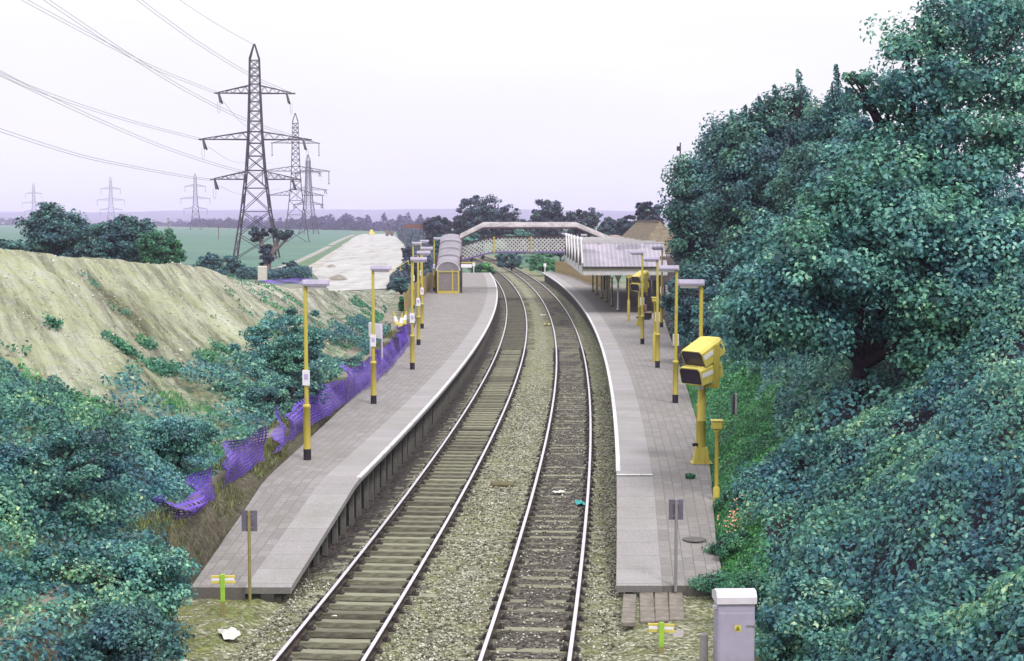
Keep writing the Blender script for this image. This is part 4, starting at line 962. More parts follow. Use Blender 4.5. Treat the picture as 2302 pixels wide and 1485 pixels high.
# conductors
def cat(pts, n=60):
    P = [at(x, y, Y) for x, y, Y in pts]; T = np.linspace(0, 1, len(P)); out = []
    def cr(p0, p1, p2, p3, t): return .5*((2*p1)+(-p0+p2)*t+(2*p0-5*p1+4*p2-p3)*t*t+(-p0+3*p1-3*p2+p3)*t**3)
    for i in range(len(P)-1):
        p0 = P[i-1] if i else P[0]*2-P[1]; p3 = P[i+2] if i+2 < len(P) else P[-1]*2-P[-2]
        for k in range(12): out.append(cr(p0, P[i], P[i+1], p3, k/12))
    out.append(P[-1]); return out
def conductor(lab, pts, twin=True, r=.032):
    pts_ = cat(pts); O = pts_[-1]; m = MB()
    for s in ((-.2, .2) if twin else (0,)): m.tube([p-O+Vector((s, 0, s*.6)) for p in pts_], r, 5)
    o = m.build('power_line', WIRE); o.location = O; return tag(o, lab, 'power line', 'power lines strung to the nearest pylon')
conductor('power line from the top left corner to the upper left arm of the largest pylon', [(-40, -55, 190), (60, 2, 205), (270, 114, 235), (360, 158, 252), (491, 210, 274)])
conductor('power line crossing the first in the top left, ending at the middle right arm', [(20, -55, 190), (105, 0, 204), (270, 110, 226), (420, 203, 245), (560, 272, 262), (690, 316, 274)])
conductor('power line from the left edge to the middle left arm', [(-90, 115, 180), (0, 162, 195), (70, 196, 208), (200, 243, 232), (330, 282, 254), (455, 314, 274)])
conductor('power line from the left edge to the lower right arm, passing behind the tower', [(-90, 120, 178), (0, 166, 192), (230, 273, 222), (390, 338, 244), (540, 384, 262), (668, 403, 274)])
conductor('lowest power line from the left edge to the lower left arm', [(-90, 262, 170), (0, 292, 186), (125, 333, 206), (230, 361, 226), (415, 396, 262), (480, 404, 274)])
conductor('power line from the top edge to the upper right arm', [(250, -55, 210), (314, 0, 220), (440, 92, 242), (566, 170, 262), (656, 211, 274)])
conductor('thin single earth wire from the top edge to the tip of the largest pylon', [(330, -55, 225), (405, 0, 238), (490, 55, 256), (576, 103, 274)], False, .03)
for (x0, y0, x1, y1, lab) in ((500, 226, 634, 312, 'upper left'), (468, 330, 614, 366, 'middle left'), (492, 418, 630, 424, 'lower left')):
    conductor(f'faint line from the {lab} arm of the largest pylon to the second', [(x0, y0, 277), ((x0+x1)/2-10, (y0+y1)/2+16, 350), (x1, y1, 450)], False, .03)

# ------------------------------------------------------------------ foliage
def leaf_mesh(name, C, Nn, S, tint, mat, parent=None, aspect=.68, fold=.3, stretch=None):
    """C centres, Nn normals, S lengths, tint 0..1 : one mesh of small folded leaves"""
    n = len(C); Nn = Nn/np.linalg.norm(Nn, axis=1, keepdims=True)
    a = rng.normal(size=(n, 3)) if stretch is None else stretch+rng.normal(size=(n, 3))*.35
    a -= (a*Nn).sum(1, keepdims=True)*Nn; a /= np.linalg.norm(a, axis=1, keepdims=True)+1e-9
    b = np.cross(Nn, a); S = S[:, None]
    v = np.stack([C-a*S*.5, C+b*S*aspect*.5+Nn*S*fold*.4-a*S*.05, C+a*S*.5-Nn*S*.08, C-b*S*aspect*.5+Nn*S*fold*.4-a*S*.05], 1).reshape(-1, 3)
    me = bpy.data.meshes.new(name); me.vertices.add(4*n); me.vertices.foreach_set('co', v.astype(np.float32).ravel())
    me.loops.add(4*n); me.loops.foreach_set('vertex_index', np.arange(4*n, dtype=np.int32))
    me.polygons.add(n); me.polygons.foreach_set('loop_start', np.arange(0, 4*n, 4, dtype=np.int32)); me.update(calc_edges=True)
    at_ = me.attributes.new('tint', 'FLOAT', 'POINT'); at_.data.foreach_set('value', np.repeat(np.clip(tint, 0, 1), 4).astype(np.float32))
    return link_mesh(name, me, mat, parent)
KC, KL, KR, KS = 1.15, 1.95, .90, .62
def crown_points(blobs, clumps, leaves, cr, rough=.25, up=.55, flat=.6, tmean=.45, shell=(.55, 1.02)):
    """blobs (x,y,z,rx,ry,rz): sprays of leaves through the outer part of each blob"""
    C, Nn, T = [], [], []
    vol = np.array([b[3]*b[4]+b[3]*b[5]+b[4]*b[5] for b in blobs]); vol = vol/vol.sum()
    for b, f in zip(blobs, vol):
        if b[3] < .45*b[5]:                                     # a leafy upright shoot, tapering to its tip
            m = 300; t = rng.random(m)**1.1; whorl = .45+.55*np.abs(np.sin(t*13+rng.random()*6)); rad = b[3]*1.15*(1.12-t)*whorl*rng.random(m)**.55; a = rng.random(m)*6.283
            p = np.array(b[:3])+np.stack([np.cos(a)*rad+b[3]*.4*np.sin(t*4+b[0]), np.sin(a)*rad, (2*t-1)*b[5]], 1); C.append(p)
            Nn.append(np.stack([np.cos(a)*.6, np.sin(a)*.6, np.full(m, .6)], 1)+rng.normal(size=(m, 3))*.5); T.append(tmean+.08+rng.normal(size=m)*.2); continue
        k = max(3, int(clumps*f*KC)); d = rng.normal(size=(k, 3)); d /= np.linalg.norm(d, axis=1, keepdims=True)
        rr = rng.uniform(shell[0], shell[1], k)**.7+rng.normal(size=k)*rough*.3
        cc = np.array(b[:3])+d*rr[:, None]*np.array(b[3:6])
        if b[3] < .45*b[5]:
            tz_ = rng.uniform(-1, 1, k); cc = np.array(b[:3])+np.stack([rng.normal(size=k)*.45*b[3]*(1-.45*(tz_+1)), rng.normal(size=k)*.45*b[4]*(1-.45*(tz_+1)), tz_*b[5]], 1)
        for q in range(k):
            m = max(4, int(leaves*KL*rng.uniform(.4, 1.6))); r = min(cr*KR*rng.uniform(.55, 1.45), (.75 if b[3] < .45*b[5] else 1.3)*min(b[3], b[5]))
            o = rng.normal(size=(m, 3)); o /= np.linalg.norm(o, axis=1, keepdims=True)+1e-9; o *= (rng.random((m, 1))**.45)
            p = cc[q]+o*np.array([r, r, r*flat]); C.append(p)
            nn = o*.7+d[q]*.4+np.array([0, 0, up])+rng.normal(size=(m, 3))*.6; Nn.append(nn)
            if b[3] < .45*b[5]: C[-1] = C[-1][::3]; Nn[-1] = Nn[-1][::3]; m = len(C[-1])
            T.append(tmean+rng.normal()*.15+rng.normal(size=m)*.17+.3*(rng.random(m) > .96))
    return np.concatenate(C), np.concatenate(Nn), np.concatenate(T)
def limb(m, pts, r0, r1, n=7, jit=.0):
    pts = [Vector(p) for p in pts]; fine = []
    for a, b in zip(pts[:-1], pts[1:]):
        for k in range(3): fine.append(a.lerp(b, k/3)+Vector((random.uniform(-jit, jit), random.uniform(-jit, jit), 0)))
    fine.append(pts[-1]); rad = [r0+(r1-r0)*(i/(len(fine)-1))**.8 for i in range(len(fine))]; m.tube(fine, rad, n)
def tree(name, label, cat_, base, blobs, clumps, leaves, size, cr, mat, trunk_r=.25, group=None, up=.55, tmean=.45, fork=.35, flat=.6, shell=(.55, 1.02), rough=.25):
    base = Vector(base); r_ = thing(name, label, cat_, base, 0, group); O = np.array(base)
    bl_ = [tuple(np.array(b[:3])-O)+tuple(b[3:6]) for b in blobs]
    m = MB(); cx_ = np.mean([b[0] for b in bl_]); cy_ = np.mean([b[1] for b in bl_]); cz_ = np.mean([b[2] for b in bl_])
    zf = max(.3, cz_*fork); fk = Vector((cx_*.25, cy_*.25, zf)); limb(m, [(0, 0, -.5), (0, 0, 0), fk], trunk_r*1.25, trunk_r*.8, 9, .03)
    for b in bl_[:10]:
        e_ = Vector(b[:3]); mid = fk.lerp(e_, .5)+Vector((0, 0, .12*(e_-fk).length)); limb(m, [fk, mid, e_+Vector((0, 0, b[5]*.4))], trunk_r*.55, .03, 6, .08)
        for k in range(3):
            t2 = e_+Vector((random.uniform(-1, 1)*b[3]*.8, random.uniform(-1, 1)*b[4]*.8, random.uniform(-.3, .8)*b[5])); limb(m, [mid, (mid+t2)/2+Vector((0, 0, .15)), t2], trunk_r*.25, .015, 5, .06)
    m.build('trunk', BARK, r_)
    C, Nn, T = crown_points(bl_, clumps, leaves, cr, rough, up, flat, tmean, shell)
    leaf_mesh('crown', C, Nn, rng.uniform(.65, 1.4, len(C))*size*KS, T, mat, r_); return r_
def pb(x, y, rx, ry, Y, d=1.0):     # blob from surveyed outline
    p = at(x, y, Y); S = Y/F; return (p.x, Y, p.z, rx*S, rx*S*d, ry*S)

# big near tree on the right bank: crown in several storeys, sky showing between the upper boughs
bp = at(1925, 905, 37)
tree('sycamore_tree', 'tallest teal leaved tree at the top right, boughs reaching past the frame', 'tree', (bp.x+1.6, 38.5, gz(bp.x+1.6, 38.5)), [pb(2120, 60, 110, 55, 39), pb(2250, 30, 120, 80, 40), pb(2040, 100, 50, 35, 38), pb(2070, 185, 105, 50, 38), pb(2215, 170, 120, 75, 40), pb(1975, 215, 75, 35, 38), pb(1930, 175, 40, 18, 38), pb(2090, 285, 120, 50, 38), pb(2250, 320, 110, 80, 39), pb(2000, 375, 130, 60, 37), pb(2170, 420, 140, 85, 38), pb(2290, 200, 60, 120, 41), pb(1950, 300, 60, 30, 38)], 360, 46, .20, .62, LF_TEAL, .30, up=.6, flat=.62, shell=(.15, 1.1), rough=.55, tmean=.44)
tree('sycamore_tree', 'broad tree below the tallest one, its dark trunk half hidden at mid slope', 'tree', (bp.x, 37, gz(bp.x, 37)), [pb(1900, 470, 110, 75, 37), pb(2040, 510, 140, 80, 36), pb(2200, 580, 140, 90, 36), pb(1800, 570, 100, 70, 36), pb(1930, 610, 120, 60, 35.5), pb(2120, 670, 125, 75, 35.5), pb(1750, 680, 95, 60, 36), pb(1830, 740, 70, 45, 35.5), pb(2260, 720, 110, 80, 35), pb(2100, 780, 80, 40, 35.2), pb(2230, 830, 100, 50, 34.5), pb(1700, 760, 60, 40, 37), pb(1990, 720, 40, 40, 36.5), pb(1860, 690, 50, 50, 37)], 700, 72, .19, .62, LF_TEAL, .26, up=.6, flat=.62, rough=.5, shell=(.25, 1.08), tmean=.47)
GT = 'trees on the right bank by the station'
tree('broadleaf_tree', 'dense tree nearest the canopy, left end of the right hand trees', 'tree', (at(1590, 700, 92).x+1.2, 92, gz(at(1590, 700, 92).x+1.2, 92)), [pb(1565, 440, 62, 80, 90), pb(1640, 390, 75, 85, 92), pb(1560, 560, 42, 80, 90), pb(1605, 550, 62, 90, 92), pb(1575, 650, 48, 70, 88), pb(1600, 325, 20, 46, 90), pb(1650, 298, 22, 50, 90)], 330, 120, .33, .85, LF_DEEP, .35, GT, flat=.8, rough=.5, tmean=.5)
tree('broadleaf_tree', 'tall dense tree in the middle of the right hand trees, feathery top', 'tree', (at(1720, 700, 78).x+.8, 78, gz(at(1720, 700, 78).x+.8, 78)), [pb(1720, 330, 85, 80, 78), pb(1780, 280, 45, 75, 78), pb(1690, 430, 100, 100, 77), pb(1790, 440, 90, 100, 76), pb(1730, 560, 90, 90, 75), pb(1660, 300, 50, 40, 79), pb(1806, 226, 30, 70, 77), pb(1742, 250, 25, 58, 77), pb(1700, 266, 21, 49, 77), pb(1668, 280, 18, 42, 77)], 420, 120, .29, .75, LF_DEEP, .35, GT, flat=.8, rough=.5, tmean=.48)
tree('broadleaf_tree', 'slender pointed tree just left of the tallest tree', 'tree', (at(1860, 700, 66).x+1, 66, gz(at(1860, 700, 66).x+1, 66)), [pb(1870, 300, 55, 85, 64), pb(1870, 212, 28, 66, 63), pb(1900, 244, 20, 48, 63), pb(1850, 420, 90, 90, 62), pb(1930, 380, 70, 80, 62), pb(1840, 560, 80, 80, 60)], 260, 120, .26, .65, LF_DEEP, .3, GT, flat=.8, rough=.5, tmean=.52)
tree('elder_bush', 'bright bushy elder at the foot of the right hand trees', 'bush', (at(1700, 720, 58).x, 58, gz(at(1700, 720, 58).x, 58)), [pb(1700, 640, 65, 60, 57), pb(1770, 620, 60, 60, 56), pb(1660, 720, 45, 45, 55), pb(1740, 720, 80, 50, 54)], 170, 120, .2, .5, LF_TEAL, .14, tmean=.62)
tree('hawthorn_bush', 'dark bush behind the right platform lamps', 'bush', (at(1580, 800, 70).x+.7, 70, gz(at(1580, 800, 70).x+.7, 70)), [pb(1570, 740, 45, 70, 70), pb(1620, 760, 55, 70, 68), pb(1540, 690, 40, 50, 80)], 130, 110, .22, .5, LF_DEEP, .14)
# undergrowth on the right bank : brambles and ivy
def undergrowth(name, n, fx, fy, size, mat, seed, hgt=.9, tmean=.45, grow=None, keep=None):
    U = rng.random(n); V = rng.random(n); Y = fy(V); X = fx(U, Y)
    if keep is not None:
        k = keep(X, Y); X, Y = X[k], Y[k]
    k = (vnoise(X*2.6, Y*1.8, seed+13) > .20) | (rng.random(len(X)) < .18); X, Y = X[k], Y[k]
    h = hgt*np.clip(fbm(X*.55, Y*.55, seed)*1.7-.35, 0, 1.2)+.42*fbm(X*2.5, Y*2.5, seed+5)
    e_ = .15; gx = (hgt*(fbm((X+e_)*.55, Y*.55, seed)-fbm((X-e_)*.55, Y*.55, seed))*1.7/(2*e_)); gy_ = (hgt*(fbm(X*.55, (Y+e_)*.55, seed)-fbm(X*.55, (Y-e_)*.55, seed))*1.7/(2*e_))
    z = ground_z(X, Y)+h*(1 if grow is None else grow(X, Y))-rng.random(len(X))**2*.45
    gzx = (ground_z(X+.2, Y)-ground_z(X-.2, Y))/.4
    Nn = np.stack([-gx-gzx, -gy_-.25, np.ones(len(X))], 1)+rng.normal(size=(len(X), 3))*.8
    clump = vnoise(X*1.3, Y*1.3, seed+9)
    T = tmean+(clump-.5)*.5+rng.normal(size=len(X))*.18+.35*(rng.random(len(X)) > .97)
    return tag(leaf_mesh(name, np.stack([X, Y, z], 1), Nn, rng.uniform(.6, 1.35, len(X))*size, T, mat), kind='stuff')
undergrowth('brambles', 190000, lambda U, Y: br(Y)+itp(Y, [16, 33, 37, 48, 56, 70], [.1, .3, 1.0, 1.5, .9, .3])+.9*vnoise(Y*.6, Y*0, 19)*(Y > 30)+U**1.15*np.clip(.36*Y-1.2, 7, 11), lambda V: 16+V**1.25*38, .100, LF_BLUE, 70, 1.2, .5, grow=lambda X, Y: np.clip((X-br(Y))/1.2+.25, .25, 1)*np.clip(np.hypot(X-bp.x, Y-36.2)/2.2-.3, .05, 1), keep=lambda X, Y: np.hypot(X-bp.x, Y-36.4) > .9)
undergrowth('ivy', 60000, lambda U, Y: br(Y)+.6+itp(Y, [33, 37, 48, 56, 70], [0, .9, 1.5, .7, 0])+U*8, lambda V: 34+V*50, .13, LF_TEAL, 75, .9, .42)
def stones(name, X, Y, Z, S, mat):
    n = len(X); base = np.array([[1, 0, 0], [0, 1, 0], [-1, 0, 0], [0, -1, 0], [0, 0, .8], [0, 0, -.8]], float)
    v = base[None]*rng.uniform(.55, 1.25, (n, 6, 1))*S[:, None, None]; a = rng.random(n)*6.283; c, s_ = np.cos(a)[:, None], np.sin(a)[:, None]
    v = np.stack([v[..., 0]*c-v[..., 1]*s_, v[..., 0]*s_+v[..., 1]*c, v[..., 2]], -1)+np.stack([X, Y, Z], 1)[:, None]
    f = np.array([[0, 1, 4], [1, 2, 4], [2, 3, 4], [3, 0, 4], [1, 0, 5], [2, 1, 5], [3, 2, 5], [0, 3, 5]]); q = (f[None]+np.arange(n)[:, None, None]*6).reshape(-1)
    me = bpy.data.meshes.new(name); me.vertices.add(6*n); me.vertices.foreach_set('co', v.astype(np.float32).ravel()); me.loops.add(len(q)); me.loops.foreach_set('vertex_index', q.astype(np.int32))
    me.polygons.add(8*n); me.polygons.foreach_set('loop_start', np.arange(0, len(q), 3, dtype=np.int32)); me.update(calc_edges=True)
    t_ = me.attributes.new('tint', 'FLOAT', 'POINT'); t_.data.foreach_set('value', np.repeat(rng.random(n), 6).astype(np.float32)); return tag(link_mesh(name, me, mat), kind='stuff')
def mk_stone(name, stops):
    t = NT(name); t.col((t.ramp(t.attr('tint')[0], 'Fac', stops), 'Color')); return t.fin(.9, 0, .2)
STONE = mk_stone('ballast_stone', [(0, (.06, .055, .045)), (.35, (.165, .16, .12)), (.7, (.30, .295, .23)), (1, (.52, .51, .44))])
CLOD = mk_stone('chalk_clod', [(0, (.16, .15, .12)), (.5, (.33, .32, .27)), (1, (.50, .49, .45))])
n = 42000; Y = 21+rng.random(n)**1.5*50; U = rng.random(n); X = cL(Y)-1.6+U*(cR(Y)-cL(Y)+3.2); d1 = np.minimum(np.abs(X-cL(Y)), np.abs(X-cR(Y)))
k = (np.abs(d1-.7525) > .09) & ((d1 > .9) | ((rng.random(n) < .30) & (np.abs(X-cL(Y)) > .9))) & ~((X < cL(Y)-1.0) & (Y > 32.5)); X, Y, d1 = X[k], Y[k], d1[k]
bz = np.where(d1 > .95, -.15, np.where(np.abs(X-cL(Y)) < .8, -.255, -.15)); stones('loose_ballast', X, Y, bz+rng.uniform(-.01, .025, len(X)), rng.uniform(.018, .042, len(X)), STONE)
n = 15000; Y = 36+rng.random(n)*95; L_ = bl(Y); xt_ = L_-2.2; xc_ = np.minimum(itp(Y, CRY, CRX), xt_-1.2); X = xt_+(xc_-1-xt_)*rng.random(n)
import mathutils
from mathutils.bvhtree import BVHTree
eb = bpy.data.objects['earth_bank'].data; bv = BVHTree.FromPolygons([v.co for v in eb.vertices], [tuple(p.vertices) for p in eb.polygons])
def drape(X, Y):
    Z = np.full(len(X), np.nan)
    for i in range(len(X)):
        h = bv.ray_cast(Vector((X[i], Y[i], 40)), Vector((0, 0, -1)))
        if h[0] is not None: Z[i] = h[0].z
    return Z
Z = drape(X, Y); k = ~np.isnan(Z); stones('rubble', X[k], Y[k], Z[k], rng.uniform(.015, .05, k.sum())*(1+1.6*(rng.random(k.sum()) > .97)), CLOD)
# scattered weeds on the bare bank, thicker along some gullies and towards its foot
n = 60000; Y = 36+rng.random(n)*80; L_ = bl(Y); xt_ = L_-2.2; xc_ = np.minimum(itp(Y, CRY, CRX), xt_-1.2); u_ = rng.random(n)**1.7; X = xt_+(xc_-xt_)*u_
gq = vnoise((X*.89+Y*.45)*.7, (X*.45-Y*.89)*.12, 66)*.6+vnoise(X*1.4, Y*1.0, 67)*.4
k = (gq > .60+.22*u_); X, Y = X[k], Y[k]; Z = drape(X, Y); k = ~np.isnan(Z); X, Y, Z = X[k], Y[k], Z[k]; n = len(X)
for px, py, r_w in ((265, 792, .8), (290, 800, .5), (345, 812, 1.0), (375, 822, .9), (330, 765, .6), (470, 805, 1.0), (500, 790, .8), (120, 745, .5), (70, 880, 1.6), (40, 850, 1.2), (130, 905, 1.5), (200, 925, 1.2)):
    yy = 40.0
    for _ in range(120):
        q = at(px, py, yy)
        if q.z-gz(q.x, yy) < .1: break
        yy += .5
    r_w *= .62; m_ = int(620*r_w); a_ = rng.random(m_)*6.283; rr_ = rng.random(m_)**.8*r_w; x2 = q.x+rr_*np.cos(a_); y2 = yy+rr_*np.sin(a_)*1.4; X = np.concatenate([X, x2]); Y = np.concatenate([Y, y2]); z2 = drape(x2, y2); z2 = np.where(np.isnan(z2), ground_z(x2, y2), z2); Z = np.concatenate([Z, z2+rng.random(m_)*.18])
n = len(X)
o = leaf_mesh('bank_weeds', np.stack([X, Y, Z+rng.random(n)*.16], 1), rng.normal(size=(n, 3))*.7+np.array([.2, -.4, .7]), rng.uniform(.07, .17, n), .42+rng.normal(size=n)*.2, LF_GREEN); tag(o, kind='stuff')
# bright grass strip beside the platform
def tufts(name, n, fx, fy, hgt, mat, seed, keep=None, lean=.35, tm=.5, zf=ground_z):
    Y = fy(rng.random(n)); X = fx(rng.random(n), Y)
    if keep is not None: k = keep(X, Y); X, Y = X[k], Y[k]
    n = len(X); hh = hgt*rng.uniform(.5, 1.3, n); d = rng.normal(size=(n, 3))*lean; d[:, 2] = 1; d /= np.linalg.norm(d, axis=1, keepdims=True)
    C = np.stack([X, Y, zf(X, Y)], 1)+d*hh[:, None]*.40; Nn = rng.normal(size=(n, 3)); Nn[:, 2] = .5+np.abs(Nn[:, 2])*.3; Nn -= (Nn*d).sum(1, keepdims=True)*d
    return tag(leaf_mesh(name, C, Nn, hh, tm+rng.normal(size=n)*.22, mat, aspect=.12, fold=.1, stretch=d*4), kind='stuff')
tufts('grass', 50000, lambda U, Y: br(Y)-.45+U**1.5*itp(Y, [24, 34, 40, 50, 62], [.6, 1.2, 2.7, 3.2, 2.2]), lambda V: 27+V*35, .19, LF_LIME, 1, keep=lambda X, Y: vnoise(X*1.1, Y*.5, 77) > .08, lean=.9, tm=.6)
undergrowth('nettles', 52000, lambda U, Y: br(Y)+.03+U**1.3*itp(Y, [24, 33, 37, 48, 58, 66], [.6, .9, 2.2, 3.0, 2.2, .8]), lambda V: 26+V*40, .085, LF_LIME, 71, .45, .42, grow=lambda X, Y: np.clip((X-br(Y))/.8, .15, 1))
# left vegetation
def lft(U, Y): return bl(Y)-itp(Y, [24, 31, 33, 42, 90], [.3, .5, 1.0, 1.25, 1.25])-U**1.1*itp(Y, [16, 26, 34, 42, 55, 70, 90], [9, 7.5, 6.5, 5.0, 3.4, 2.4, 1.4])
undergrowth('brambles', 115000, lft, lambda V: 17+V*25, .095, LF_BLUE, 80, 1.5, .47, grow=lambda X, Y: np.clip((bl(Y)-X-.9)/2.0-.15, .05, 1)*np.clip((44-Y)/8, .35, 1))
undergrowth('ivy', 30000, lft, lambda V: 42+V*48, .125, LF_BLUE, 85, .75, .45, grow=lambda X, Y: np.clip((bl(Y)-X)/2.0-.2, .1, 1), keep=lambda X, Y: vnoise(X*.5, Y*.35, 90) > .42)
tufts('grass', 20000, lambda U, Y: bl(Y)-.15-U*1.3, lambda V: 27+V*60, .20, LF_DRY, 2, keep=lambda X, Y: vnoise(X*1.2, Y*.5, 91) > .45)
tufts('grass', 12000, lambda U, Y: bl(Y)-1.5-U*3.2, lambda V: 26+V*22, .22, LF_LIME, 3, keep=lambda X, Y: vnoise(X*.9, Y*.5, 92) > .58)
bedz = lambda X, Y: np.full(len(X), -.24)
tufts('weeds', 11000, lambda U, Y: bl(Y)+.1+U**1.3*(cL(Y)-2.0-bl(Y)), lambda V: 23.5+V*6.2, .10, LF_DRY, 4, keep=lambda X, Y: vnoise(X*1.6, Y*1.2, 93) > .45, lean=.7, tm=.65, zf=bedz)
tufts('weeds', 5000, lambda U, Y: cR(Y)+1.5+U*1.4, lambda V: 23+V*7.2, .09, LF_DRY, 5, keep=lambda X, Y: vnoise(X*1.8, Y*1.4, 94) > .5, lean=.7, tm=.55, zf=bedz)
GB = 'bushes between the earth bank and the left platform'
def bush(lab, px, py, Y, w_, h_, n, size, mat, tm=.45, name='bramble_bush', group=GB, cr=.32):
    c = at(px, py, Y); b = [(c.x+random.uniform(-.3, .3)*w_, c.y+random.uniform(-.3, .3)*w_, c.z+random.uniform(-.25, .25)*h_, w_*random.uniform(.45, .6), w_*random.uniform(.45, .6), h_*random.uniform(.4, .6)) for _ in range(4)]
    tree(name, lab, 'bush', (c.x, c.y, gz(c.x, c.y)), b, max(14, n//90), 90, size, cr, mat, .06, group, tmean=tm, fork=.2)
bush('tall leafy bush against the earth bank, left of the nearest lamp', 620, 800, 58, 2.3, 2.9, 9500, .17, LF_TEAL, .5, 'elder_bush')
bush('low grey green bush left of the tall leafy one', 500, 895, 52, 2.6, 1.2, 6000, .14, LF_BLUE, .5)
bush('bush directly behind the nearest lamp', 640, 900, 50, 1.8, 1.3, 6000, .14, LF_DEEP, .5)
bush('bush overhanging the nearest purple net', 405, 985, 38, 1.3, .9, 5000, .115, LF_TEAL, .52)
bush('broad pale leaved bush in the bottom left corner', 150, 1320, 27, 2.4, 1.6, 11000, .12, LF_BLUE, .62)
bush('large dark bush at the bottom left beside the ballast', 295, 1335, 27.5, 1.2, 1.6, 7500, .115, LF_TEAL, .55)
bush('dark low bush at the very bottom left, cut by the picture edge', 250, 1470, 24.5, 1.7, 1.3, 7000, .115, LF_DEEP, .5)
bush('blue green bush halfway up the left edge', 90, 1060, 31, 2.4, 1.3, 9000, .12, LF_BLUE, .42)
bush('small bush at the foot of the bank below the nameboard', 745, 835, 66, 2.2, .9, 4000, .16, LF_DEEP, .5)
bush('low bush between the nameboard and the cones', 830, 775, 80, 1.6, .8, 2600, .17, LF_DEEP, .5)
# bushes on the right bank
GRB = 'bramble bushes on the right bank'
bush('low green growth spilling over the edge of the right platform ramp', 1640, 1232, 32.8, .8, .5, 3200, .085, LF_GREEN, .42, group=GRB, cr=.2)
bush('green growth at the corner of the right platform ramp beside the planks', 1622, 1318, 30.4, .6, .45, 2600, .08, LF_GREEN, .42, group=GRB, cr=.18)
bush('scrubby green growth just behind the grey cabinet', 1690, 1330, 28.2, .8, .6, 3400, .09, LF_GREEN, .45, group=GRB, cr=.22)
bush('green scrub round the foot of the short camera post', 1640, 1130, 36.2, .5, .35, 2000, .08, LF_GREEN, .5, group=GRB, cr=.2)
bush('pale leaved bramble bush right of the grey cabinet', 1850, 1400, 25.5, 2.0, 1.2, 8000, .125, LF_BLUE, .62, group=GRB)
bush('dark hollow bush at the right edge of the picture, low on the bank', 2230, 1280, 27, 1.5, 1.4, 6000, .12, LF_DEEP, .45, group=GRB)
bush('blue bramble bush in the middle of the right bank', 2000, 1060, 32, 2.2, 1.0, 8000, .125, LF_BLUE, .42, group=GRB)
bush('bramble bush at the right edge under the big tree', 2220, 1000, 31, 1.8, 1.2, 7000, .12, LF_BLUE, .45, group=GRB)
bush('bramble bush with bright tips beside the short camera post', 1730, 1110, 35, 1.1, .9, 4500, .12, LF_TEAL, .55, group=GRB)
# salmon blossom and elder flowers
fc = []
for k in range(70):
    q = at(random.gauss(1655, 22), random.gauss(1180, 24), 33.0+random.random()); fc.append(q)
C = np.array([[q.x, q.y, gz(q.x, q.y)+random.uniform(.35, .8)] for q in fc])
o = leaf_mesh('blossom', C, np.tile([[0, -.6, .6]], (len(C), 1))+rng.normal(size=(len(C), 3))*.3, np.full(len(C), .055), np.full(len(C), .5), plain('salmon_petals', (.62, .30, .22), .7, .2, 4)); tag(o, kind='stuff')

# ------------------------------------------------------------------ trees behind the mound, hedges, pollard
GM = 'dark trees behind the earth bank'
def tree_px(lab, px, ptop, pbase, Y, wpx, n, size, mat, name='field_tree', group=GM, nb=6, tr=.2, tm=.45, cr=None, base_z=.6):
    top = at(px, ptop, Y); bot = at(px, pbase, Y); H = top.z-bot.z; W2 = wpx/F*Y/2; c0 = Vector((top.x, Y, bot.z))
    b = [(c0.x, Y, c0.z+H*.62, W2*.62, W2*.6, H*.36)]
    for k in range(nb):
        a = 2*math.pi*k/nb+random.uniform(-.4, .4); rr = random.uniform(.35, .62)*W2; b.append((c0.x+math.cos(a)*rr, Y+math.sin(a)*rr*.8, c0.z+H*random.uniform(.32, .74), W2*random.uniform(.36, .5), W2*random.uniform(.36, .5), H*random.uniform(.2, .28)))
    for k in range(5):
        a = 2*math.pi*k/5+random.uniform(-.4, .4); rr = random.uniform(.4, .7)*W2; b.append((c0.x+math.cos(a)*rr, Y+math.sin(a)*rr*.8, c0.z+H*random.uniform(.12, .26), W2*random.uniform(.36, .5), W2*random.uniform(.36, .5), H*random.uniform(.14, .2)))
    return tree(name, lab, 'tree', (c0.x, Y, min(base_z, c0.z)), b, max(10, n//40), 40, size, cr or W2*.2, mat, tr, group, tmean=tm, fork=.4)
tree_px('large round dark tree at the far left behind the earth bank', 122, 455, 588, 118, 185, 13000, .34, LF_DEEP, tm=.35)
tree_px('dark tree right of the large round one behind the earth bank', 272, 480, 592, 112, 150, 11000, .32, LF_DEEP, tm=.35)
tree_px('bright green bush tree at the right end of the clump behind the bank', 362, 512, 594, 108, 115, 8000, .28, LF_GREEN, tm=.35)
tree_px('low dark shrub at the left edge behind the bank', 22, 535, 580, 112, 110, 3500, .3, LF_DEEP, tm=.4)
tree_px('low dark shrub between the two dark trees', 205, 545, 590, 110, 70, 2500, .3, LF_DEEP, tm=.4)
tree_px('round dark shrub under the left foot of the largest pylon', 472, 568, 606, 170, 66, 2600, .36, LF_DEEP, tm=.4)
tree_px('small round green shrub right beside the pylon foot', 522, 572, 606, 172, 50, 2200, .34, LF_DEEP, tm=.55)
tree_px('low dark shrub right of the pollarded tree', 655, 585, 608, 190, 44, 1200, .36, LF_DEEP, tm=.4)
# hedge strip at foot of pylon
hx0 = [at(x, 604, 180) for x in (430, 560, 690)]
n = 5000; u = rng.random(n); X = np.interp(u, [0, .5, 1], [h.x for h in hx0]); Y = 178+rng.random(n)*7
o = leaf_mesh('hedge', np.stack([X, Y, .6+rng.random(n)*(.4+1.5*vnoise(X*.4, Y*.1, 5))], 1), rng.normal(size=(n, 3))+np.array([0, -.5, .8]), rng.uniform(.25, .5, n), .35+rng.normal(size=n)*.15, LF_DEEP); tag(o, 'low dark hedge at the foot of the largest pylon', 'hedge')
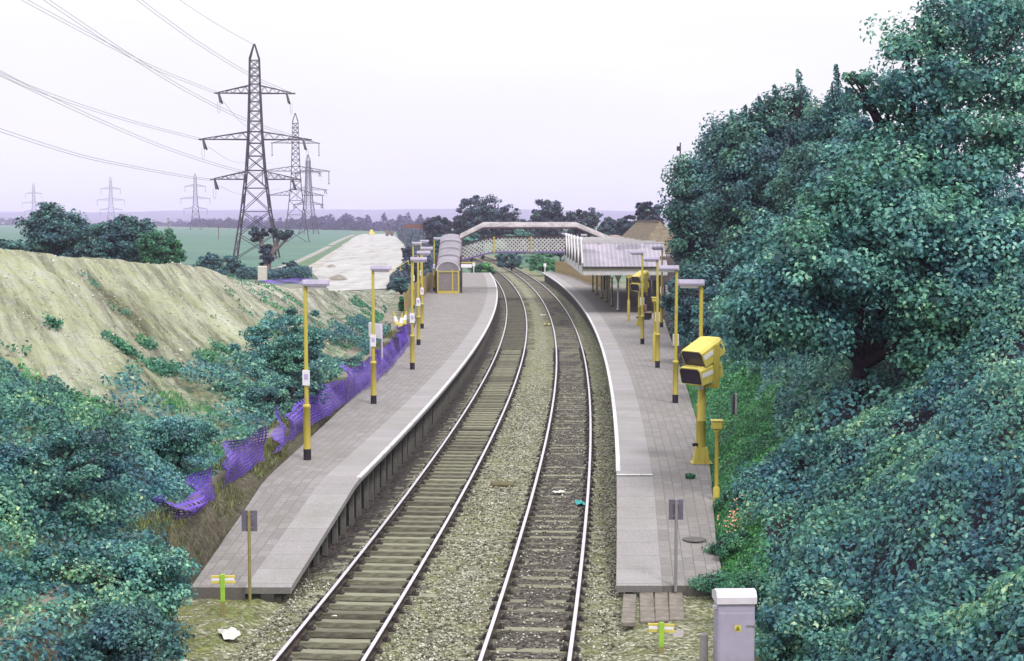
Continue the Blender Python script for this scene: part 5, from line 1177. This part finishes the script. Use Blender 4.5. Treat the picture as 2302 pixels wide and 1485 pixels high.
# pollard with two lobes
YP = 185; b0 = at(598, 612, YP); r_ = thing('pollard_tree', 'gaunt pollarded tree with two leafy arms in front of the largest pylon', 'tree', (b0.x, YP, .6)); m = MB()
def q_(x, y): p = at(x, y, YP); return (p.x-b0.x, 0, p.z-.6)
m.tube([(0, 0, -.4), q_(598, 600), q_(600, 592)], [.75, .62, .5], 10)
limb(m, [q_(600, 594), q_(594, 565), q_(583, 530)], .42, .2, 8); limb(m, [q_(602, 592), q_(615, 560), q_(630, 530)], .4, .18, 8); limb(m, [q_(612, 568), q_(634, 548), q_(650, 532)], .25, .1, 7); m.build('trunk', plain('pale_bark', (.16, .13, .13), .95, .3, 3), r_)
b = [(*q_(x, y)[:1], 0, q_(x, y)[2], w_, w_, h_) for x, y, w_, h_ in ((598, 575, .9, 1.3), (583, 528, .95, .8), (575, 520, .6, .5), (632, 525, 1.0, .6), (648, 522, .6, .5), (618, 518, .7, .4), (606, 560, .7, .8))]
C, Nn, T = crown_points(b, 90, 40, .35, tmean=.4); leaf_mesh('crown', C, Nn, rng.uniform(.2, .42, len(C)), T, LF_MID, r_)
m = MB(); m.bbox((0, 0, .9), (1.0, .6, 1.8), .05); o = m.build('tree_stump', COPPER); o.location = (at(590, 612, 176).x, 176, .4); tag(o, 'pale square stump in front of the pollarded tree', 'stump')

# ------------------------------------------------------------------ trees behind the footbridge
GF = 'dark trees beyond the footbridge'
for px, ptop, Y, wpx, lab in ((985, 484, 300, 72, 'leftmost smaller tree beyond the footbridge, beside the haul road fence'), (1085, 430, 290, 125, 'tallest dark tree beyond the left half of the footbridge'), (1042, 462, 305, 70, 'shoulder tree on the left of the tallest one'), (1150, 462, 285, 95, 'rounded tree right of the tallest one, above the bridge roof'),
        (1238, 446, 290, 95, 'rounded tree beyond the middle of the footbridge with sky behind'), (1310, 470, 280, 88, 'broad low tree beyond the right end of the bridge roof'), (1372, 492, 270, 70, 'low tree in the gap between the bridge and the station roof'), (1415, 480, 250, 60, 'tree just left of the tiled station roof'), (1458, 446, 225, 75, 'dark upright tree behind the tiled station roof'), (1195, 485, 320, 60, 'small tree in the dip between two rounded ones')):
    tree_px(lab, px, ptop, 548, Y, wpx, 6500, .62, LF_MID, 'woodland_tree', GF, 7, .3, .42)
for k, (px, ptop, pb_, Y, wpx, mt, lab) in enumerate(((1060, 515, 575, 210, 70, LF_TEAL, 'pale green bush seen through the left span of the bridge'), (1160, 512, 572, 250, 110, LF_TEAL, 'bright bush behind the bridge lattice, left of centre'), (1260, 512, 580, 240, 110, LF_MID, 'dark bush behind the bridge lattice near the canopy'), (1350, 515, 575, 230, 90, LF_TEAL, 'pale bush between the bridge roof and canopy'),
        (1150, 562, 600, 225, 70, LF_DEEP, 'dark bush under the bridge on the far side of the tracks'), (1220, 566, 606, 212, 90, LF_LIME, 'bright green bush under the bridge left of the canopy'), (1085, 592, 612, 200, 60, LF_LIME, 'low green bush beyond the far end of the left platform'), (995, 525, 570, 215, 60, LF_TEAL, 'pale bush left of the covered stair'), (935, 570, 615, 165, 60, LF_MID, 'dark scrub at the edge of the haul road behind the lamps'), (915, 545, 590, 235, 30, LF_MID, 'scrub beside the far haul road edge'), (903, 625, 655, 132, 50, LF_DEEP, 'dark bush below the yellow handrail'), (905, 665, 708, 108, 24, LF_LIME, 'green weeds between the cones and the ochre fence'))):
    tree_px(lab, px, ptop, pb_, Y, wpx, 1700, .36 if Y < 190 else .5, mt, 'scrub_bush', 'bushes along the far side of the line', 5, .12, .45)

# ------------------------------------------------------------------ far tree line, sheds, vehicles, masts
GT2 = 'distant violet trees along the far field edge'
proto = []
for k in range(4):
    H = 1.0; b = [(0, 0, .6, .36, .36, .3)]
    for j in range(6):
        a = 2*math.pi*j/6+k; b.append((math.cos(a)*.26, math.sin(a)*.26, random.uniform(.32, .72), .24, .24, .2))
    proto.append(b)
fl_ = [(445, 487, 511, 1250, 34), (470, 489, 511, 1300, 30), (492, 491, 511, 1300, 26), (515, 487, 512, 1250, 30), (538, 492, 512, 1250, 24), (632, 495, 514, 1100, 30), (652, 488, 515, 1080, 28), (672, 491, 515, 1080, 26), (690, 489, 515, 1050, 28), (712, 485, 516, 1030, 28), (727, 492, 517, 1030, 22), (745, 495, 517, 1020, 24), (775, 481, 518, 980, 32), (760, 496, 518, 1000, 22), (806, 484, 519, 960, 26), (792, 497, 519, 960, 22), (828, 500, 520, 950, 30), (850, 497, 520, 950, 28), (872, 500, 520, 960, 28), (890, 493, 520, 940, 28), (915, 498, 522, 900, 30), (940, 490, 520, 880, 36), (962, 494, 520, 860, 26), (350, 496, 506, 1700, 26), (395, 497, 506, 1700, 20), (412, 495, 507, 1650, 22), (20, 487, 499, 2100, 14), (38, 488, 499, 2100, 16), (0, 487, 499, 2100, 18), (590, 496, 513, 1180, 26), (565, 498, 513, 1180, 22), (300, 498, 506, 1800, 24), (230, 498, 505, 1900, 26)]
kinds = ['narrow', 'broad', 'round', 'low']
for k, (px, t_, b_, Y, wp) in enumerate(fl_):
    top = at(px, t_, Y); H = top.z-.3; W2 = wp/F*Y/2*1.4; O = Vector((top.x, Y, 0))
    where = ('left of the largest pylon' if px < 540 else 'behind the legs of the pylons' if px < 730 else 'left of the haul road end' if px < 830 else 'at the haul road end' if px < 900 else 'right of the haul road end')
    size_ = 'tallest' if t_ < 486 else 'tall' if t_ < 490 else 'medium' if t_ < 495 else 'low'
    sp = kinds[k % 4]
    bb = [(O.x+q[0]*2*W2, Y+q[1]*2*W2, q[2]*H*1.02, q[3]*2*W2, q[4]*2*W2, q[5]*H*1.05) for q in proto[k % 4]]
    tree('hedgerow_tree', f'{size_} {sp} haze-violet tree on the horizon {where}', 'tree', O, bb, 46, 26, H*.13, W2*.28, LF_FAR, .3, GT2, tmean=.45)
# low hedge along the far field edge: one unbroken mass
n = 15000; px_ = rng.uniform(-60, 975, n); Yh = np.interp(px_, [-60, 300, 600, 820, 975], [1900, 1700, 1130, 950, 880]); X = (px_-CX)/F*Yh
z = rng.random(n)*np.interp(px_, [-60, 300, 420, 620, 975], [3, 3, 7, 8.5, 9])*(.5+.8*vnoise(px_/9., px_*0, 8))
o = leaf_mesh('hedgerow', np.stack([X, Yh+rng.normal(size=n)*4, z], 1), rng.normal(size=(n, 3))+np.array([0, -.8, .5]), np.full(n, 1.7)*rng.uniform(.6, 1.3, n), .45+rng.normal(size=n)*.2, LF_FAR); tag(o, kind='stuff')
n = 26000; Y = 150+rng.random(n)**1.4*430; rx_ = itp(Y, [q[0] for q in road_edge], [q[1] for q in road_edge]); wd_ = itp(Y, [150, 200, 300, 600], [1.5, 4, 9, 16]); X = rx_+.3+rng.random(n)*wd_
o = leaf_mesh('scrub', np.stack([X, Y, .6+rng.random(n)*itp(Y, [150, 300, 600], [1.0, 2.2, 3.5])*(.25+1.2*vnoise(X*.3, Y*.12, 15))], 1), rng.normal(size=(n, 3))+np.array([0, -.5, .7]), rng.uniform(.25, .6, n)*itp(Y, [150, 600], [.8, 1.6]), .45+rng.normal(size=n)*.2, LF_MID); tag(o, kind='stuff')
# mast behind the trees
p = at(1529, 372, 118); r_ = thing('radio_mast', 'thin mast with a small aerial sticking up behind the right hand trees', 'mast', (p.x, 118, .9)); top = at(1529, 320, 118)
MB().tube([(0, 0, 0), (0, 0, top.z-.9)], [.09, .05], 8).build('pole', DARKP, r_); MB().bbox((-.12, 0, top.z-1.35), (.3, .18, .35), .03).build('aerial', DARKP, r_)
# brown board on posts by the haul road
p = at(932, 513, 300); r_ = thing('site_board', 'long brown board on posts beside the far haul road', 'board', (p.x, 300, .6)); zt = at(932, 504, 300).z-.6; zb = p.z-.6
MB().box((0, 0, (zt+zb)/2), (4.1, .12, zt-zb)).build('board', plain('rust_board', (.17, .085, .07), .9, .2, 2), r_)
for x in (-1.75, 1.7): MB().box((x, .12, zt/2-.2), (.18, .14, zt)).build('post', BROWN, r_)
# post and rail fence between haul road and line
a, b = Vector((-32.7, 489, .6)), Vector((-14.6, 307, .6)); r_ = thing('rail_fence', 'brown post and rail fence between haul road and railway', 'fence', b); d = a-b; m = MB(); mp_ = MB()
for z in (.8, 1.35): m.bar((0, 0, z), (d.x, d.y, z), .12, .16)
for k in range(40): q = d*k/39; mp_.box((q.x, q.y, .7), (.16, .16, 1.5))
m.build('rails', BROWN, r_); mp_.build('posts', BROWN, r_)['kind'] = 'stuff'
# utility poles in the field
for px, t_, Y, lab in ((378, 489, 620, 'short pole in the field, left of the largest pylon'), (193, 481, 700, 'short pole above the hedge at the far left'), (491, 508, 520, 'thin stake in the crop left of the pylon leg')):
    p = at(px, t_, Y); r_ = thing('utility_pole', lab, 'pole', (p.x, Y, .4), 0, 'poles in the crop field'); MB().tube([(0, 0, -.5), (0, 0, p.z-.4)], .16, 7).build('pole', BROWN, r_); MB().box((0, 0, p.z-.9), (1.6, .12, .12)).build('crossbar', BROWN, r_)
# earth moving machines
def machine(name, lab, px, py, Y, mat, kind):
    p = gp(px, py, .75); r_ = thing(name, lab, 'digger' if kind == 0 else 'lorry', (at(px, py, Y).x, Y, .72), R(12 if kind == 0 else 80))
    MB().bbox((0, 0, .95), (1.5, 3.0, .8), .12).build('body', mat, r_); MB().bbox((0, -.3 if kind == 0 else 1.2, 1.8), (1.3, 1.1, .95), .1).build('cab', mat, r_)
    for s in (-1, 1):
        if kind == 0: MB().bbox((s*.95, 0, .42), (.4, 3.1, .8), .18).build('crawler', BLACK, r_)
        else:
            for y in (-1.0, 1.1): MB().tube([(s*.65, y, .4), (s*.95, y, .4)], .42, 12).build('wheel', BLACK, r_)
    if kind == 0: MB().bbox((0, -1.95, .6), (2.6, .18, 1.0), .04).build('blade', mat, r_)
    else: MB().bbox((0, -.6, 1.6), (1.6, 2.0, .55), .05).build('skip', mat, r_)
machine('bulldozer', 'tiny yellow bulldozer at the far end of the pale haul road', 835, 525, 690, YELP, 0)
machine('dump_truck', 'tiny brown dump truck at the right end of the haul road', 876, 527, 640, BROWN, 1)
# earth heaps and stones on the haul road verge
for px, py, s_, lab in ((760, 628, 1.1, 'low dark heap of earth on the left of the haul road'), (745, 600, .7, 'small clod heap at the left of the haul road beyond the first'), (690, 634, .5, 'pale boulder on the crest of the earth bank')):
    p = gp(px, py, .7) if px != 690 else at(690, 636, 104); m = MB(); nn = 9; pts = [(s_*f*math.cos(a)*(1+.2*math.sin(3*a)), s_*f*math.sin(a), s_*.45*(1-f*f)+.08*random.random()) for f in (0.02, .4, .75, 1) for a in np.linspace(0, 2*math.pi, nn, endpoint=False)]
    fs = [(i*nn+k, i*nn+(k+1) % nn, (i+1)*nn+(k+1) % nn, (i+1)*nn+k) for i in range(3) for k in range(nn)]; m.idx(pts, fs); o = m.build('earth_heap' if px != 690 else 'boulder', plain('clod', (.20, .18, .15), .95, .3, 3) if px != 690 else CONC); o.location = p; tag(o, lab, 'heap' if px != 690 else 'boulder')

p = gp(1552, 1075, P_H-.03); n = 170; C = np.array(p)+np.stack([rng.uniform(-.11, .11, n), rng.uniform(-.07, .07, n), rng.random(n)*.11], 1)
o = leaf_mesh('paving_weed', C, rng.normal(size=(n, 3))+np.array([0, 0, .6]), rng.uniform(.06, .10, n), .5+rng.normal(size=n)*.2, LF_GREEN); tag(o, 'small green weed growing between the pavers in front of the monitor post', 'weed')
m = MB(); m.lathe([(.26, 0), (.26, .02), (.22, .025)], n=20); o = m.build('manhole_cover', plain('iron_cover', (.10, .09, .09), .7, .2, 6)); p = gp(1563, 1205, .5); o.location = (p.x-.02, p.y, float(pzr(p.y))+.004); tag(o, 'round iron cover at the edge of the right platform ramp', 'cover')
